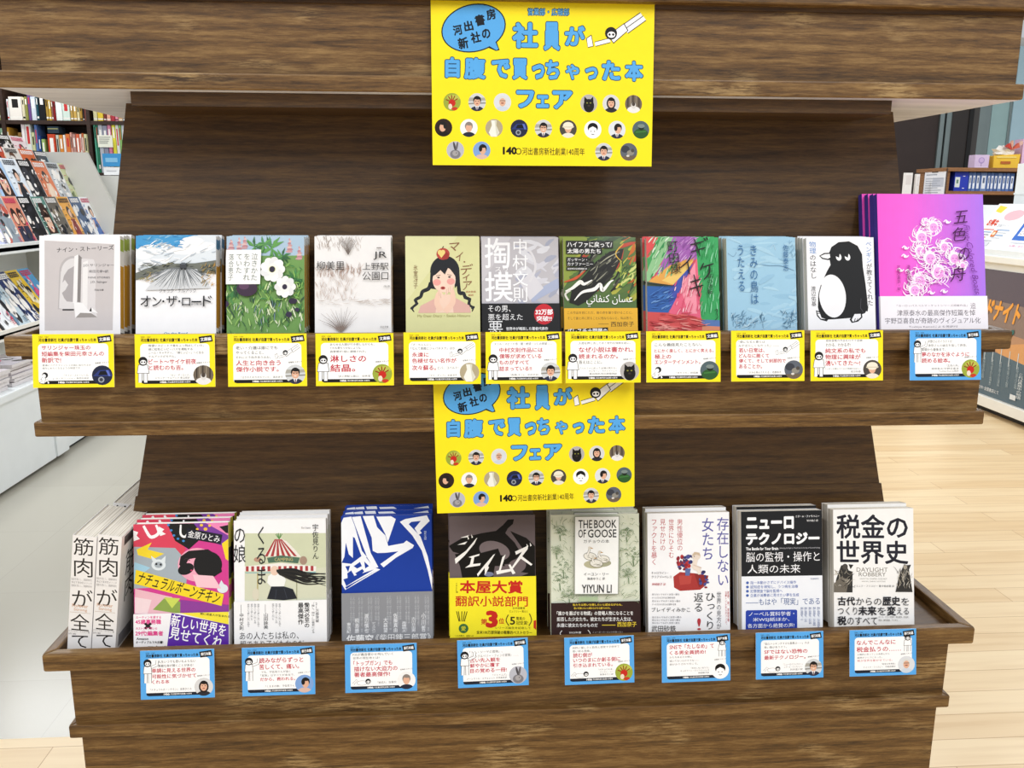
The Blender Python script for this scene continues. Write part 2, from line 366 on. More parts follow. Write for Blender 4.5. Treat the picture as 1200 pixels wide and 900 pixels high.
def portrait(A, kind, cx, cy, rx, ry):
    """round photo of one staff member, pet or thing"""
    ring = [A.mp(*p) for p in A.ellp(cx, cy, rx, ry, 0, 30)]
    ar = sum(ring[i][0]*ring[(i+1) % 30][1]-ring[(i+1) % 30][0]*ring[i][1] for i in range(30)); ring = ring if ar > 0 else ring[::-1]
    def e(x, y, a, b, c, rot=0): A.ell(cx+x*rx, cy+y*ry, a*rx, b*ry, c, rot, 20, ring)
    def pg(pts, c): A.poly([(cx+x*rx, cy+y*ry) for x, y in pts], c, ring)
    if kind in ('suit', 'glasses', 'side', 'woman', 'oldman', 'helmet', 'faceleft', 'casual', 'blue', 'suit2'):
        e(0, 0, 1, 1, {'side': 'DCE1E6', 'faceleft': '2B1D18', 'blue': '7FA3D8', 'casual': 'F1F1F0', 'oldman': 'D9DCE0', 'helmet': '4B4640', 'woman': 'D6D6D6'}.get(kind, 'CFD2D4'))
        if kind in ('suit', 'suit2', 'glasses'): pg([(-1, -.5), (1, -.5), (1, -.2), (-1, -.1)], 'A9A79F'); pg([(-1, .1), (1, 0), (1, .15), (-1, .25)], '8F8D87')
        e(0, 1.05, .85, .62, {'woman': '2B2A30', 'oldman': 'C9D3DF', 'casual': '23283A', 'blue': 'D6B5A8', 'faceleft': '1A1412', 'helmet': 'E8E2D2'}.get(kind, '2A2F44'))
        if kind in ('suit', 'glasses', 'side', 'suit2'): pg([(-.22, .4), (.22, .4), (0, 1)], 'F0F0F2'); pg([(-.06, .5), (.06, .5), (.05, 1), (-.05, 1)], '5A2E3A')
        fx = .12 if kind in ('side', 'blue') else (-.1 if kind == 'faceleft' else 0)
        if kind == 'woman': e(0, -.02, .52, .66, '1D1715')
        hair = {'oldman': 'D9D9D6', 'casual': '8A8078', 'helmet': 'DFAE92'}.get(kind, '1B1716')
        e(fx, -.2, .45, .5, hair)
        e(fx, .0, .36, .45, 'DFAE92')
        if kind == 'helmet': e(0, -.35, .6, .42, 'EDE6D3'); pg([(-.7, -.28), (.7, -.28), (.62, -.14), (-.62, -.14)], 'D8CFB8')
        elif kind == 'oldman': pg([(-.3, -.2), (.35, -.2), (.35, -.13), (-.3, -.13)], '56504C'); e(0, .1, .18, .07, '9A5B4E')
        else:
            e(fx+.06, -.44, .36, .16, hair)
            if kind in ('side', 'blue', 'faceleft'): e(fx-.25 if kind != 'faceleft' else fx+.28, -.2, .2, .34, '1B1716')
        if kind in ('glasses', 'woman', 'suit', 'suit2'):
            e(-.15, -.12, .06, .05, '2A1E1A'); e(.15, -.12, .06, .05, '2A1E1A'); e(0, .16, .13, .05, 'A8584E' if kind != 'glasses' else 'E8E0DA')
        if kind == 'glasses': pg([(-.32, -.18), (.32, -.18), (.32, -.13), (-.32, -.13)], '2A1E1A')
    elif kind == 'hand':
        e(0, 0, 1, 1, '9AA83C'); e(.2, -.5, .8, .3, 'B9BE4E')
        for a in (200, 235, 265, 295, 330): A.line([(cx, cy), (cx+.75*rx*math.cos(math.radians(a)), cy+.75*ry*math.sin(math.radians(a)))], rx*.11, '8E1F18')
        e(0, .12, .4, .4, 'C4281C'); e(-.2, .5, .22, .3, 'E9D9C4'); e(.3, .75, .35, .2, 'C43A20')
    elif kind == 'car':
        e(0, 0, 1, 1, '20263F'); pg([(-.9, .1), (-.3, -.5), (.7, -.55), (1, .1)], '2D3A78'); pg([(-.2, -.4), (.5, -.45), (.7, -.05), (-.4, 0)], '11131C'); e(-.1, .45, .3, .3, '9AA0AC'); e(-.1, .45, .18, .18, '3A3D48'); pg([(.35, -.5), (.6, -.5), (.8, .1), (.6, .1)], '5D6FC0')
    elif kind == 'woods':
        e(0, 0, 1, 1, '6E6254')
        for i, x in enumerate((-.7, -.4, -.1, .25, .6)): pg([(x, -1), (x+.12, -1), (x+.1, .3), (x-.02, .3)], ('3A332C', '8F8473')[i % 2])
        e(0, .65, .75, .4, 'E8E6E4'); e(0, .15, .28, .38, 'D9D6D2'); e(0, .0, .2, .24, '4A4038')
    elif kind == 'vase':
        e(0, 0, 1, 1, 'B1A586'); pg([(-.35, -.85), (.3, -.85), (.25, -.3), (.6, .5), (.3, .95), (-.35, .95), (-.6, .5), (-.25, -.3)], 'EDEDE4'); pg([(.05, -.8), (.3, -.85), (.25, -.3), (.55, .5), (.3, .9)], 'D6D5C4')
    elif kind == 'cat':
        e(0, 0, 1, 1, 'B4B0AE'); e(0, .25, .62, .75, '15130F'); pg([(-.55, -.15), (-.5, -.75), (-.12, -.4)], '15130F'); pg([(.55, -.15), (.5, -.75), (.12, -.4)], '15130F'); e(-.2, -.05, .1, .07, '8A8A3A'); e(.2, -.05, .1, .07, '8A8A3A'); e(0, .25, .16, .1, '3A2F28')
    elif kind == 'green':
        e(0, 0, 1, 1, '53656A'); e(0, .6, .9, .75, '2E5A2C'); e(.05, -.3, .34, .36, '1E2A20'); e(.05, -.42, .42, .22, '7C8A86'); pg([(-.6, .2), (.6, .1), (.6, .25), (-.6, .35)], '3F7A3A')
    elif kind == 'bird':
        e(0, 0, 1, 1, '5E646E'); e(-.4, -.3, .5, .4, '3B3E46'); e(.2, .1, .42, .3, '8E8A80'); e(.45, -.15, .2, .2, '4E4A44'); pg([(-.9, .5), (.9, .4), (.7, .95), (-.7, .95)], '6E5F4E'); e(-.1, .45, .18, .12, 'D9D4CC')
    elif kind == 'rabbit':
        e(0, 0, 1, 1, 'B9BAC4'); e(0, .45, .6, .5, '7E7C82'); e(-.1, -.45, .12, .5, '4A464A', 12); e(.18, -.45, .12, .5, '6A666A', -10); e(0, .35, .32, .3, 'A6A2A4'); e(.12, .3, .05, .06, '1A1416')
    elif kind == 'drawn':
        e(0, 0, 1, 1, 'FAFAFA'); e(0, -.2, .6, .55, '111111'); e(0, .15, .48, .55, 'FAFAFA'); pg([(-.5, -.1), (0, -.35), (.5, -.1), (.4, -.5), (-.4, -.5)], '111111'); e(-.2, .2, .06, .06, '111111'); e(.2, .2, .06, .06, '111111'); A.line([(cx-.16*rx, cy+.5*ry), (cx, cy+.56*ry), (cx+.16*rx, cy+.5*ry)], rx*.07, '111111')

# ================================================================== setting
def struct(o, name=None):
    o['kind'] = 'structure'; return o
def poly_floor(name, pts, z, mat):
    m = MB(); m.add([(x, y, z) for x, y in pts], [list(range(len(pts)))], hx('FFFFFF')); return struct(m.build(name, mat))
poly_floor('floor', [(-6, -5), (9, -5), (9, 8), (.2, 8), (.2, .914), (-6, .914)], 0, plank_floor())
poly_floor('floor_tiles', [(-6, .914), (.2, .914), (.2, 8), (-6, 8)], 0, tile_floor())
m = MB(); m.box(-6, 7.6, 0, 9, 7.75, 3.0); struct(m.build('wall_back', M_WALL))
m = MB(); m.box(-6.1, -1, 0, -6, 7.6, 3.0); struct(m.build('wall_left', M_WALL))
def wx(u, Y=7.55): return on('y', Y, u, 150).x
win = MB(); win.box(wx(1158), 7.52, .1, wx(1230), 7.56, 2.9, 'FFFFFF')
WIN = struct(win.build('window_1', plain('pale_teal_glass', 'A9CBCB', .15)))
f = MB()
for u0, u1, d in ((1098.5, 1103.5, .05), (1106, 1112, .05), (1143, 1150, .06), (1151, 1157.5, .04), (1178, 1181, .05)): f.box(wx(u0), 7.56-d, .05, wx(u1), 7.575, 2.95, 'FFFFFF')
f.build('window_frame', M_ALU, WIN)
f = MB(); f.box(wx(1181), 7.5, .1, wx(1230), 7.518, 2.9); f.build('window_pane', plain('pale_blue_glass', 'BBDDEB', .15), WIN)
d = MB(); d.box(wx(1112), 7.5, .05, wx(1131), 7.57, 2.9); DR = struct(d.build('door_1', plain('near_black_door', '322B28', .45, 0, .15)))
f = MB(); f.box(wx(1131), 7.49, .05, wx(1136), 7.57, 2.9); f.box(wx(1103.6), 7.54, .05, wx(1105.9), 7.57, 2.9); f.build('door_gap_shade', M_BLACK, DR)  # solid black strips paint the shade of the open gaps beside the door
f = MB(); f.box(wx(1136), 7.5, .05, wx(1143), 7.57, 2.9); f.build('door_frame', plain('dark_grey_metal', '4C4946', .4), DR)
d = MB(); d.box(wx(1000), 7.53, 0, wx(1098), 7.6, 2.95); struct(d.build('wall_right', M_DOOR))

# ================================================================== the stand
ZT, ZU, ZL = 1.6699, 1.2131, .75
WR, WF, WL, PR, PL, HR, HA, HL, DB = .6975, .669, .6752, .0182, .0106, .0277, .1204, .0207, .66
ST = thing('display_stand', 'dark oak stepped bookshop stand with three wide overhanging trays', 'display stand', (0, .33, 0))
ST_OFF = Vector((0, -.33, 0))
def part(mb, name, mat, parent, bevel=0):
    mb.v = [(x, y-.33, z) for x, y, z in mb.v]; return mb.build(name, mat, parent, bevel=bevel)
FLOOR = {}
def tray(zr, key, fl):
    zf = zr-fl; FLOOR[key] = zf
    t = MB(); t.box(-WF, 0, zr-HA-.004, WF, .018, zr-HR+.004); t.box(-WF, DB-.036, zr-HA-.004, WF, DB-.018, zr-HR+.004)
    t.box(-WF, .018, zr-HA-.004, -WF+.018, DB-.036, zr-HR+.004); t.box(WF-.018, .018, zr-HA-.004, WF, DB-.036, zr-HR+.004)
    T = part(t, 'tray', M_WOOD, ST)
    b = MB(); b.box(-.684, -.004, zf-.016, .684, DB-.014, zf); part(b, 'tray_floor', M_PANEL, T)
    ro = [(-WR, -PR), (WR, -PR), (WR, DB), (-WR, DB)]; ri = [(-.6815, -.0012), (.6815, -.0012), (.6815, DB-.017), (-.6815, DB-.017)]
    for i, (nm, mt) in enumerate((('rim', M_WOOD), ('rim', M_WOODY), ('rim', M_WOOD), ('rim', M_WOODY))):
        j = (i+1) % 4; r = MB(); r.fix = True; r.prism([ro[i], ro[j], ri[j], ri[i]], 'z', zr-HR, zr); part(r, nm, mt, T, bevel=.0028)
    lo_, li = [(-WL, -PL), (WL, -PL), (WL, DB-.008), (-WL, DB-.008)], [(-.655, .012), (.655, .012), (.655, DB-.03), (-.655, DB-.03)]
    for i, mt in enumerate((M_WOOD, M_WOODY, M_WOOD, M_WOODY)):
        j = (i+1) % 4; r = MB(); r.fix = True; r.prism([lo_[i], lo_[j], li[j], li[i]], 'z', zr-HA-HL, zr-HA); part(r, 'base_rail', mt, T, bevel=.002)
    u = MB(); u.box(-WL+.003, -PL+.003, zr-HA-HL-.0003, WL-.003, DB-.011, zr-HA-HL+.006); part(u, 'underside_panel', M_LAM, T)
    return T
tray(ZT, 'T', .017); tray(ZU, 'U', .018); tray(ZL, 'L', .0165)
def body(z1, z0, wt, wb, Yt, Yb, cleat, strip):
    s = MB(); s.fix = True
    q = lambda w, y, z: [(-w, y, z), (w, y, z), (w, y+.018, z), (-w, y+.018, z)]
    s.add(q(wb, Yb, z0)+q(wt, Yt, z1), [(3,2,1,0),(4,5,6,7),(0,1,5,4),(1,2,6,5),(2,3,7,6),(3,0,4,7)], hx('FFFFFF'))
    P = part(s, 'back_panel', M_PANEL, ST)
    r = MB(); r.fix = True; q = lambda w, y, z: [(-w, .642-y-.018, z), (w, .642-y-.018, z), (w, .642-y, z), (-w, .642-y, z)]
    r.add(q(wb, Yb, z0)+q(wt, Yt, z1), [(3,2,1,0),(4,5,6,7),(0,1,5,4),(1,2,6,5),(2,3,7,6),(3,0,4,7)], hx('FFFFFF')); part(r, 'rear_panel', M_PANEL, ST)
    for sg in (-1, 1):
        e = MB(); e.fix = True
        q = lambda w, y, z: [(sg*(w-.085), y+.018, z), (sg*(w-.085), .642-y-.018, z), (sg*(w-.1), .642-y-.018, z), (sg*(w-.1), y+.018, z)]
        e.add(q(wb, Yb, z0)+q(wt, Yt, z1), [(3,2,1,0),(4,5,6,7),(0,1,5,4),(1,2,6,5),(2,3,7,6),(3,0,4,7)], hx('FFFFFF')); part(e, 'end_panel', M_WOODY, ST)
    if cleat:
        c = MB(); c.box(-.517, .0122, z1-.0145, .503, Yt+.004, z1+.003); part(c, 'cleat', M_PANEL, P)
    if strip:
        t = (strip-z0)/(z1-z0); w2 = wb+(wt-wb)*t+.0025; y2 = Yb+(Yt-Yb)*t-.0015
        c = MB(); c.fix = True; q = lambda w, y, z: [(-w, y, z), (w, y, z), (w, y+.0013, z), (-w, y+.0013, z)]
        c.add(q(wb+.0025, Yb-.0015, z0)+q(w2, y2, strip), [(3,2,1,0),(4,5,6,7),(0,1,5,4),(1,2,6,5),(2,3,7,6),(3,0,4,7)], hx('FFFFFF')); part(c, 'foot_board', M_PANEL, P)
body(ZT-HA-HL-.0035, FLOOR['U'], .565, .615, .13, .098, True, 0)
body(ZU-HA-HL-.0035, FLOOR['L'], .569, .636, .13, .102, False, .94)
m = MB(); m.box(-.664, .0035, 0, .664, .64, ZL-HA-HL); part(m, 'plinth', M_WOOD, ST)

# ================================================================== books
ORD = ['', 'second', 'third', 'fourth', 'fifth']
def bookshell(root, w, h, t, art, spine, pages, finish, hard=0, base='F3F2F0', obi=None, left=None):
    hw = w/2; c = MB(); g = .0006
    c.box(-hw, 0, 0, hw, g, h, base); c.box(hw-g, g, 0, hw, t-g, h, base); c.box(-hw, t-g, 0, hw, t, h, base)
    if left: c.box(-hw-.0003, .0, 0, -hw+.0004, t, h, left)
    if art: c.art(art, -.00012, lambda u, v, d: (u-hw, -.00012-d, v))
    for i, (f0, f1, col) in enumerate(spine or ()):
        x = hw+.00012+i*.00003; c.add([(x, .0003, f0*h), (x, t-.0003, f0*h), (x, t-.0003, f1*h), (x, .0003, f1*h)], [(0, 1, 2, 3)], hx(col))
    c.build('cover', finish, root)
    p = MB(); p.box(-hw+.0007+hard, g+.0001, .0004+hard, hw-g-.0002, t-g-.0001, h-.0006-hard); p.build('page_block', pages, root)
    if obi:
        oa, oz, oc = obi; o = MB(); e = .0003
        o.box(-hw-.0004, -.0022-e, 0, hw+.0006, -.0022, oz, oc); o.box(hw+.0003, -.0022, 0, hw+.0006, t+.0004, oz, oc); o.box(-hw-.0004, -.0022, 0, -hw-.0001, .002, oz, oc); o.box(-hw, t+.0001, 0, hw+.0006, t+.0004, oz, oc)
        o.art(oa, 0, lambda u, v, d: (u-hw, -.0022-e-.0001-d, v)); o.build('paper_band', finish, root)
def stack(key, X, w, h, t, n, tilt, quad, design, label, short, spine=None, finish=None, obi=None, hard=0, base='F3F2F0', b=.0112, jit=.0006, Y0=.008, left=None):
    """a pile of n copies of one title leaning back in a tray, the front copy showing its cover"""
    rd = random.Random(label); tl = math.radians(tilt); z = FLOOR[key]+t*math.sin(tl)+.0002
    A = Art(w, h, quad, b); design(A); ob = None
    if obi:
        y, col, des = obi; O = Art(w, h, quad, b); xm = (quad[0][0]+quad[1][0])/2; oz = O.mp(xm, y)[1]
        O.cl = [(0, 0), (w, 0), (w, oz), (0, oz)]; des(O); ob = (O, oz, col)
    grp = 'copies of the '+short
    r = thing('book', label, 'book', (X, Y0, z), (-tl, 0, 0), grp)
    bookshell(r, w, h, t, A, spine, M_PAGE, finish or M_GLOSS, hard, base, ob, left)
    step = (t+.0008+(.0028 if obi else 0))/math.cos(tl)
    for k in range(1, n):
        c = copy_tree(r); c.location = (X+rd.uniform(-1, 1)*jit*3, Y0+k*step, z); c.rotation_euler = (-tl, 0, 0)
        c['label'] = f'{ORD[k]} copy back in the pile of the {short}'
    return r
def Q(a, b, c, d, e, f, g, h): return ((a, b), (c, d), (e, f), (g, h))

# ---- upper tray, left to right
def d_stories(A):
    A.full('F1F0F2'); A.poly([(78, 92), (440, 110), (442, 535), (98, 535)], 'C9C3C3')
    A.poly([(160, 430), (160, 240)]+A.ellp(228, 240, 68, 72, 0, 16, 180, 0)[::1]+[(296, 430)], 'B7B2B3')
    A.poly([(166, 425), (168, 245)]+A.ellp(232, 245, 62, 66, 0, 16, 180, 0)+[(240, 440)], 'DAD7D8')
    A.poly([(178, 300), (190, 285), (208, 310), (195, 335), (178, 350), (190, 375), (204, 392), (240, 395), (240, 215), (205, 235), (185, 265)], 'A9A4A6')
    A.poly([(235, 170), (255, 160), (258, 395), (235, 400)], 'EDEBEC'); A.poly([(255, 160), (275, 178), (275, 395), (257, 395)], '85807F')
    A.poly([(272, 180), (335, 185), (347, 215), (350, 420), (362, 470), (275, 470)], 'DAD6D7'); A.poly([(280, 200), (305, 190), (310, 430), (284, 430)], 'EAE8E8')
    A.poly([(240, 395), (285, 400), (320, 440), (365, 450), (330, 420), (335, 470), (250, 472)], 'F0EFF0'); A.poly([(252, 472), (275, 448), (330, 450), (362, 470)], '98928F')
    A.rect(184, 429, 242, 437, '3B3839')
    A.textc('ナイン・ストーリーズ', 290, 132, 294, 24, '2B2A2C', .004, 2.6)
    A.text('J.D.サリンジャー', 282, 207, 440, 223, '2E2D2F'); A.text('柴田元幸=訳', 312, 237, 412, 251, '2E2D2F'); A.text('NINE STORIES', 310, 270, 421, 279, '2E2D2F'); A.text('J.D. Salinger', 322, 291, 408, 304, '2E2D2F'); A.text('河出文庫', 343, 331, 390, 341, '2E2D2F')
SP = [(0, 1, 'F1F1EE'), (.86, .97, 'A8BF52'), (.14, .72, 'D19A2C'), (.03, .1, '5A5A5C')]
stack('U', -.6105, .1072, .148, .0125, 4, 13, Q(50, 68, 468, 68, 73, 560, 482, 560), d_stories, 'white paperback with grey paper-sculpture arch cover, front copy at the far left', 'white paperback with the paper-sculpture arch', SP)
def d_road(A):
    A.full('F4F4F6'); A.poly([(545, 60), (955, 60), (950, 215), (545, 232)], '3F97CF')
    A.poly([(545, 130), (545, 240), (960, 225), (955, 60), (860, 60), (790, 80), (760, 120), (700, 140), (650, 110), (600, 150)], 'DDE4EA')
    A.ell(600, 150, 55, 35, 'EEF1F3', 20); A.ell(700, 130, 60, 22, 'F4F6F7', -10); A.ell(840, 130, 110, 28, 'F7F8F9', 8); A.ell(830, 95, 60, 22, 'EDF0F3'); A.ell(640, 200, 80, 16, 'F2F4F6', 6)
    A.strokes(40, (560, 70, 760, 130), ['5FA9D6', '2F86C2', '8CC0DE'], (20, 50), (3, 6), (-10, 30), 3)
    A.strokes(40, (560, 110, 940, 200), ['F6F7F9', 'C9D2DA', 'FFFFFF', 'B6C0CA'], (25, 60), (3, 8), (-20, 40), 5)
    A.poly([(548, 255), (600, 232), (660, 218), (750, 207), (850, 205), (955, 190), (958, 260), (800, 245), (680, 240), (600, 275), (548, 290)], '6D7068')
    A.strokes(90, (555, 205, 940, 265), ['2B2E2C', '4C5148', '7B7F70', '8D8A6C', '3A3F3A'], (15, 45), (2, 5), (-25, 25), 7)
    A.poly([(700, 235), (860, 235), (930, 330), (600, 340)], 'D2D5D8')
    for i in range(46):
        t = i/45; x1 = 575+t*360; x0 = 730+t*95; y1 = 275+55*math.sin(t*math.pi)+12*math.sin(i*2.3); A.line([(x0, 228), ((x0+x1)/2+4*math.sin(i), (228+y1)/2), (x1, y1)], [1.5, 2.5, 1], ('4A4D50', '6D7276', '8E9498')[i % 3])
    A.strokes(30, (880, 220, 950, 330), ['B98C3C', '8A7440', 'C7A460', '6B6A4A'], (15, 40), (2, 4), (30, 80), 9)
    A.strokes(16, (560, 270, 640, 300), ['C2A063', '8C8B60'], (15, 30), (2, 4), (10, 50), 10)
    A.rect(775, 208, 808, 232, '3A3D42'); A.rect(781, 203, 802, 212, '5A6068'); A.ell(783, 234, 5, 5, '222222'); A.ell(800, 234, 5, 5, '222222')
    A.text('ジャック・ケルアック', 672, 333, 858, 353, '4A4C52'); [A.text(c, x0, y0, x1, y1, '16161A', .006) for c, x0, y0, x1, y1 in (('オ', 577, 368, 630, 421), ('ン', 637, 374, 684, 420), ('・', 688, 390, 699, 401), ('ザ', 708, 368, 764, 421), ('・', 769, 390, 780, 401), ('ロ', 788, 378, 830, 418), ('ー', 836, 394, 886, 402), ('ド', 894, 368, 940, 422))]; A.text('青山南 訳', 833, 406, 890, 416, '4A4C52'); A.text('On the Road', 698, 549, 818, 561, '2E86B8', .03)
SP2 = [(0, 1, 'EDEFF0'), (.88, .97, '3F7FA8'), (.14, .72, 'D19A2C'), (.03, .1, '4A5A6A')]
stack('U', -.4825, .1082, .148, .0135, 3, 14, Q(550, 68, 952, 68, 550, 560, 962, 560), d_road, 'white paperback with sketched road under blue sky, front copy, second from left', 'white paperback with the sketched road', SP2)
def d_flowers(A):
    A.full('6E9A50'); A.rect(30, 60, 445, 165, 'A9C2D6')
    for x, y, h in ((100, 80, 70), (128, 75, 60), (355, 85, 70), (405, 125, 65), (60, 90, 50)):
        for i in range(7): A.ell(x+(i % 2)*4-2, y+i*h/7, 4+i*2.2, 6, ('C99A9C', 'DDB9B4', 'B98088')[i % 3])
    rd = random.Random(4)
    for cx, cy, r in ((180, 120, 55), (265, 130, 70), (225, 110, 45), (320, 170, 45), (80, 340, 50), (390, 280, 55), (300, 250, 40), (170, 300, 50)):
        for k in range(9):
            a = k*.7+rd.random(); A.line([(cx, cy), (cx+r*.5*math.cos(a), cy+r*.5*math.sin(a)), (cx+r*math.cos(a+.15), cy+r*math.sin(a+.15))], [3, r*.26, 1], rd.choice(['3C7A3E', '2E6636', '5C9A4A', '4A8A4E']))
    A.strokes(150, (40, 330, 430, 520), ['8DB85C', 'B9D48A', '4E8A48', '2F5F38', 'D9E2C0', 'A7C97A', '33503A'], (20, 60), (3, 9), (50, 130), 11, .2)
    A.strokes(60, (45, 400, 430, 550), ['E3E8D6', 'C9D8B8', '2B4A38', '6A7F96'], (15, 40), (2, 5), (60, 120), 12, .3)
    A.strokes(70, (230, 180, 430, 400), ['7FB055', '3F7C42', 'A8CC74', '2D5B37'], (15, 45), (3, 9), (0, 180), 13, .4)
    A.ell(150, 330, 52, 38, '38243A'); A.ell(135, 318, 25, 16, '5A3A58'); A.ell(380, 392, 22, 14, '2C2238'); A.ell(362, 458, 16, 14, '2E2640'); A.ell(52, 405, 12, 14, '3A2C48'); A.ell(402, 435, 12, 10, '332A44')
    for cx, cy, r, n in ((275, 235, 58, 9), (340, 322, 50, 8)):
        for k in range(n):
            a = k*2*math.pi/n; A.ell(cx+r*.58*math.cos(a), cy+r*.58*math.sin(a), r*.5, r*.4, ('F1F1EE', 'E4E5E6', 'F7F7F5')[k % 3], -math.degrees(a))
        A.ell(cx, cy, r*.52, r*.5, 'F3F2EA'); A.ell(cx-2, cy, r*.3, r*.28, 'C9CC8E' if r > 55 else 'D6D3D8'); A.ell(cx-2, cy, r*.24, r*.26, '2A2238')
    A.rect(40, 138, 215, 308, 'F5F5F4')
    A.vtext('泣きかた', 167, 155, 200, 292, '5A6A5E'); A.vtext('をわすれ', 129, 155, 162, 292, '5A6A5E'); A.vtext('ていた', 91, 155, 122, 255, '5A6A5E'); A.vtext('落合恵子', 54, 158, 80, 290, '5A6A5E')
SP3 = [(0, 1, 'E8EAE6'), (.14, .92, 'C98F2A'), (.03, .1, '4A5A5A')]
stack('U', -.361, .1062, .148, .0115, 4, 14, Q(35, 68, 428, 70, 56, 555, 440, 555), d_flowers, 'green garden paperback with white flowers and square white title label, front copy', 'green garden paperback with white flowers', SP3)
def d_ueno(A):
    A.full('EEECEB')
    for bx, n, sd, cols in (((500, 80, 720, 150), 70, 21, ['AFA298', 'CFC6BF', '94877E', 'C2B6AD']), ((495, 235, 720, 275), 90, 22, ['BFA396', 'A88A7C', 'D6C5BB', '94796C']), ((500, 270, 690, 395), 110, 23, ['C9B8AE', 'DCD1CB', 'B39D91', 'E2DAD5'])):
        A.strokes(n, bx, cols, (15, 45), (1.2, 3), (60, 120), sd, .25)
    for k in range(26):
        a = math.radians(35+k*4.6); r = 60+(k*37 % 60); A.line([(620, 545), (620+r*.5*math.cos(a), 545-r*.5*math.sin(a)), (620+r*1.2*math.cos(a+.06), 545-r*1.1*math.sin(a+.06))], [2.5, 1.8, .8], ('7C6A60', 'A4948B', '5E4F47')[k % 3])
    for k in range(14):
        a = math.radians(55+k*5.5); A.line([(655, 165), (655+70*math.cos(a), 165-85*math.sin(a))], 1.6, '6E635C')
    A.strokes(40, (495, 385, 850, 410), ['C7BCB5', 'B5A89F'], (20, 50), (1, 2.5), (-10, 10), 24)
    A.text('柳美里', 498, 196, 637, 240, '2C2A2B'); A.text('JR', 782, 151, 850, 192, '2C2A2B'); A.text('上野駅', 728, 206, 858, 242, '2C2A2B'); A.text('公園口', 728, 251, 858, 292, '2C2A2B'); A.text('河出文庫', 818, 517, 860, 528, '4A4748')
    A.rect(798, 130, 822, 136, '9A9492'); A.text('改版', 835, 318, 868, 328, '6A6664')
SP4 = [(0, 1, 'E9E9E6'), (.86, .96, '5E7A5A'), (.14, .72, 'D19A2C')]
stack('U', -.241, .1057, .148, .0115, 4, 14, Q(485, 70, 868, 75, 490, 555, 875, 555), d_ueno, 'off-white paperback with faint brown winter grasses, front copy, fourth from left', 'off-white paperback with faint grasses', SP4)
def d_dear(A):
    A.full('D8D79E'); A.poly([(60, 70), (330, 70), (62, 400)], 'DEDDAA')
    for P in ([(190, 300), (180, 330), (150, 345), (140, 370), (115, 385), (120, 405), (98, 425), (108, 445)], [(330, 300), (335, 350), (355, 355), (365, 375), (385, 385), (382, 410), (402, 425), (398, 445)]):
        A.curve(P, [16, 20, 18, 16, 15, 13, 10, 4], '17181C'); 
        for x, y in P[1:-1]: A.ell(x, y, 10, 7, '24262C', 30)
    A.ell(262, 245, 74, 76, '1A1B20'); A.poly([(190, 240), (185, 330), (225, 335), (215, 250)], '1A1B20'); A.poly([(335, 240), (338, 300), (312, 330), (308, 250)], '1A1B20')
    A.poly([(128, 450), (140, 415), (200, 385), (225, 370), (300, 370), (330, 385), (385, 415), (392, 450)], 'DDB0A4'); A.poly([(215, 450), (225, 360), (298, 360), (305, 450)], 'EFCFBB')
    A.ell(258, 288, 58, 62, 'F2D3BF'); A.poly([(198, 270), (215, 215), (255, 200), (310, 225), (322, 280), (300, 250), (280, 225), (262, 262), (240, 240), (215, 262)], '1A1B20')
    A.ell(222, 300, 20, 16, 'EBA39B'); A.ell(292, 296, 20, 16, 'EBA39B')
    A.ell(230, 276, 7, 4, '3A2A28'); A.ell(285, 274, 7, 4, '3A2A28'); A.line([(218, 268), (240, 264)], 2.5, '3A2A28'); A.line([(274, 262), (296, 266)], 2.5, '3A2A28'); A.ell(252, 328, 12, 8, 'C0574E'); A.ell(252, 328, 7, 4, '7A2A2A')
    for P in ([(240, 440), (222, 400), (228, 360), (240, 340)], [(262, 445), (300, 400), (300, 350), (290, 320)]): A.curve(P, [30, 28, 22, 10], 'EFC9B2')
    for x, y, a in ((238, 350, 20), (246, 362, 20), (275, 345, -30), (284, 336, -30), (294, 330, -20)): A.ell(x, y, 6, 22, 'F3D2BD', a); A.line([(x-4, y+16), (x-5, y-10)], 1.2, 'B98A78')
    A.ell(253, 160, 33, 29, 'B8453A'); A.ell(262, 170, 22, 18, 'A3342C'); A.ell(237, 152, 11, 12, 'EBD27E'); A.ell(253, 152, 11, 12, 'EBD27E'); A.poly([(227, 157), (263, 157), (245, 180)], 'EBD27E'); A.line([(250, 132), (256, 122)], 4, '4A3020')
    for c, x0, y0, x1, y1, sl in (('マ', 283, 106, 335, 146, .2), ('イ', 318, 152, 352, 196, .2), ('・', 357, 196, 365, 204, 0), ('デ', 342, 212, 402, 262, .2), ('ィ', 352, 262, 385, 292, .2), ('ア', 352, 296, 396, 338, .2)): A.text(c, x0, y0, x1, y1, '8A5A3C', 0, 4, sl)
    A.vtext('氷室冴子', 104, 212, 126, 330, '8A6A44'); A.text('My Dear Diary・Saeko Himuro', 125, 458, 388, 474, 'A9A26A'); A.text('酒井若菜', 366, 343, 418, 352, 'B0553C'); A.text('解説', 380, 359, 406, 368, 'B0553C')
stack('U', -.116, .104, .148, .0105, 3, 14, Q(62, 73, 438, 77, 68, 552, 438, 552), d_dear, 'pale yellow-green paperback of girl with braids and apple on head, front copy', 'pale yellow-green paperback of the girl with braids', [(0, 1, 'D8D79E')], base='D8D79E', jit=.0003)
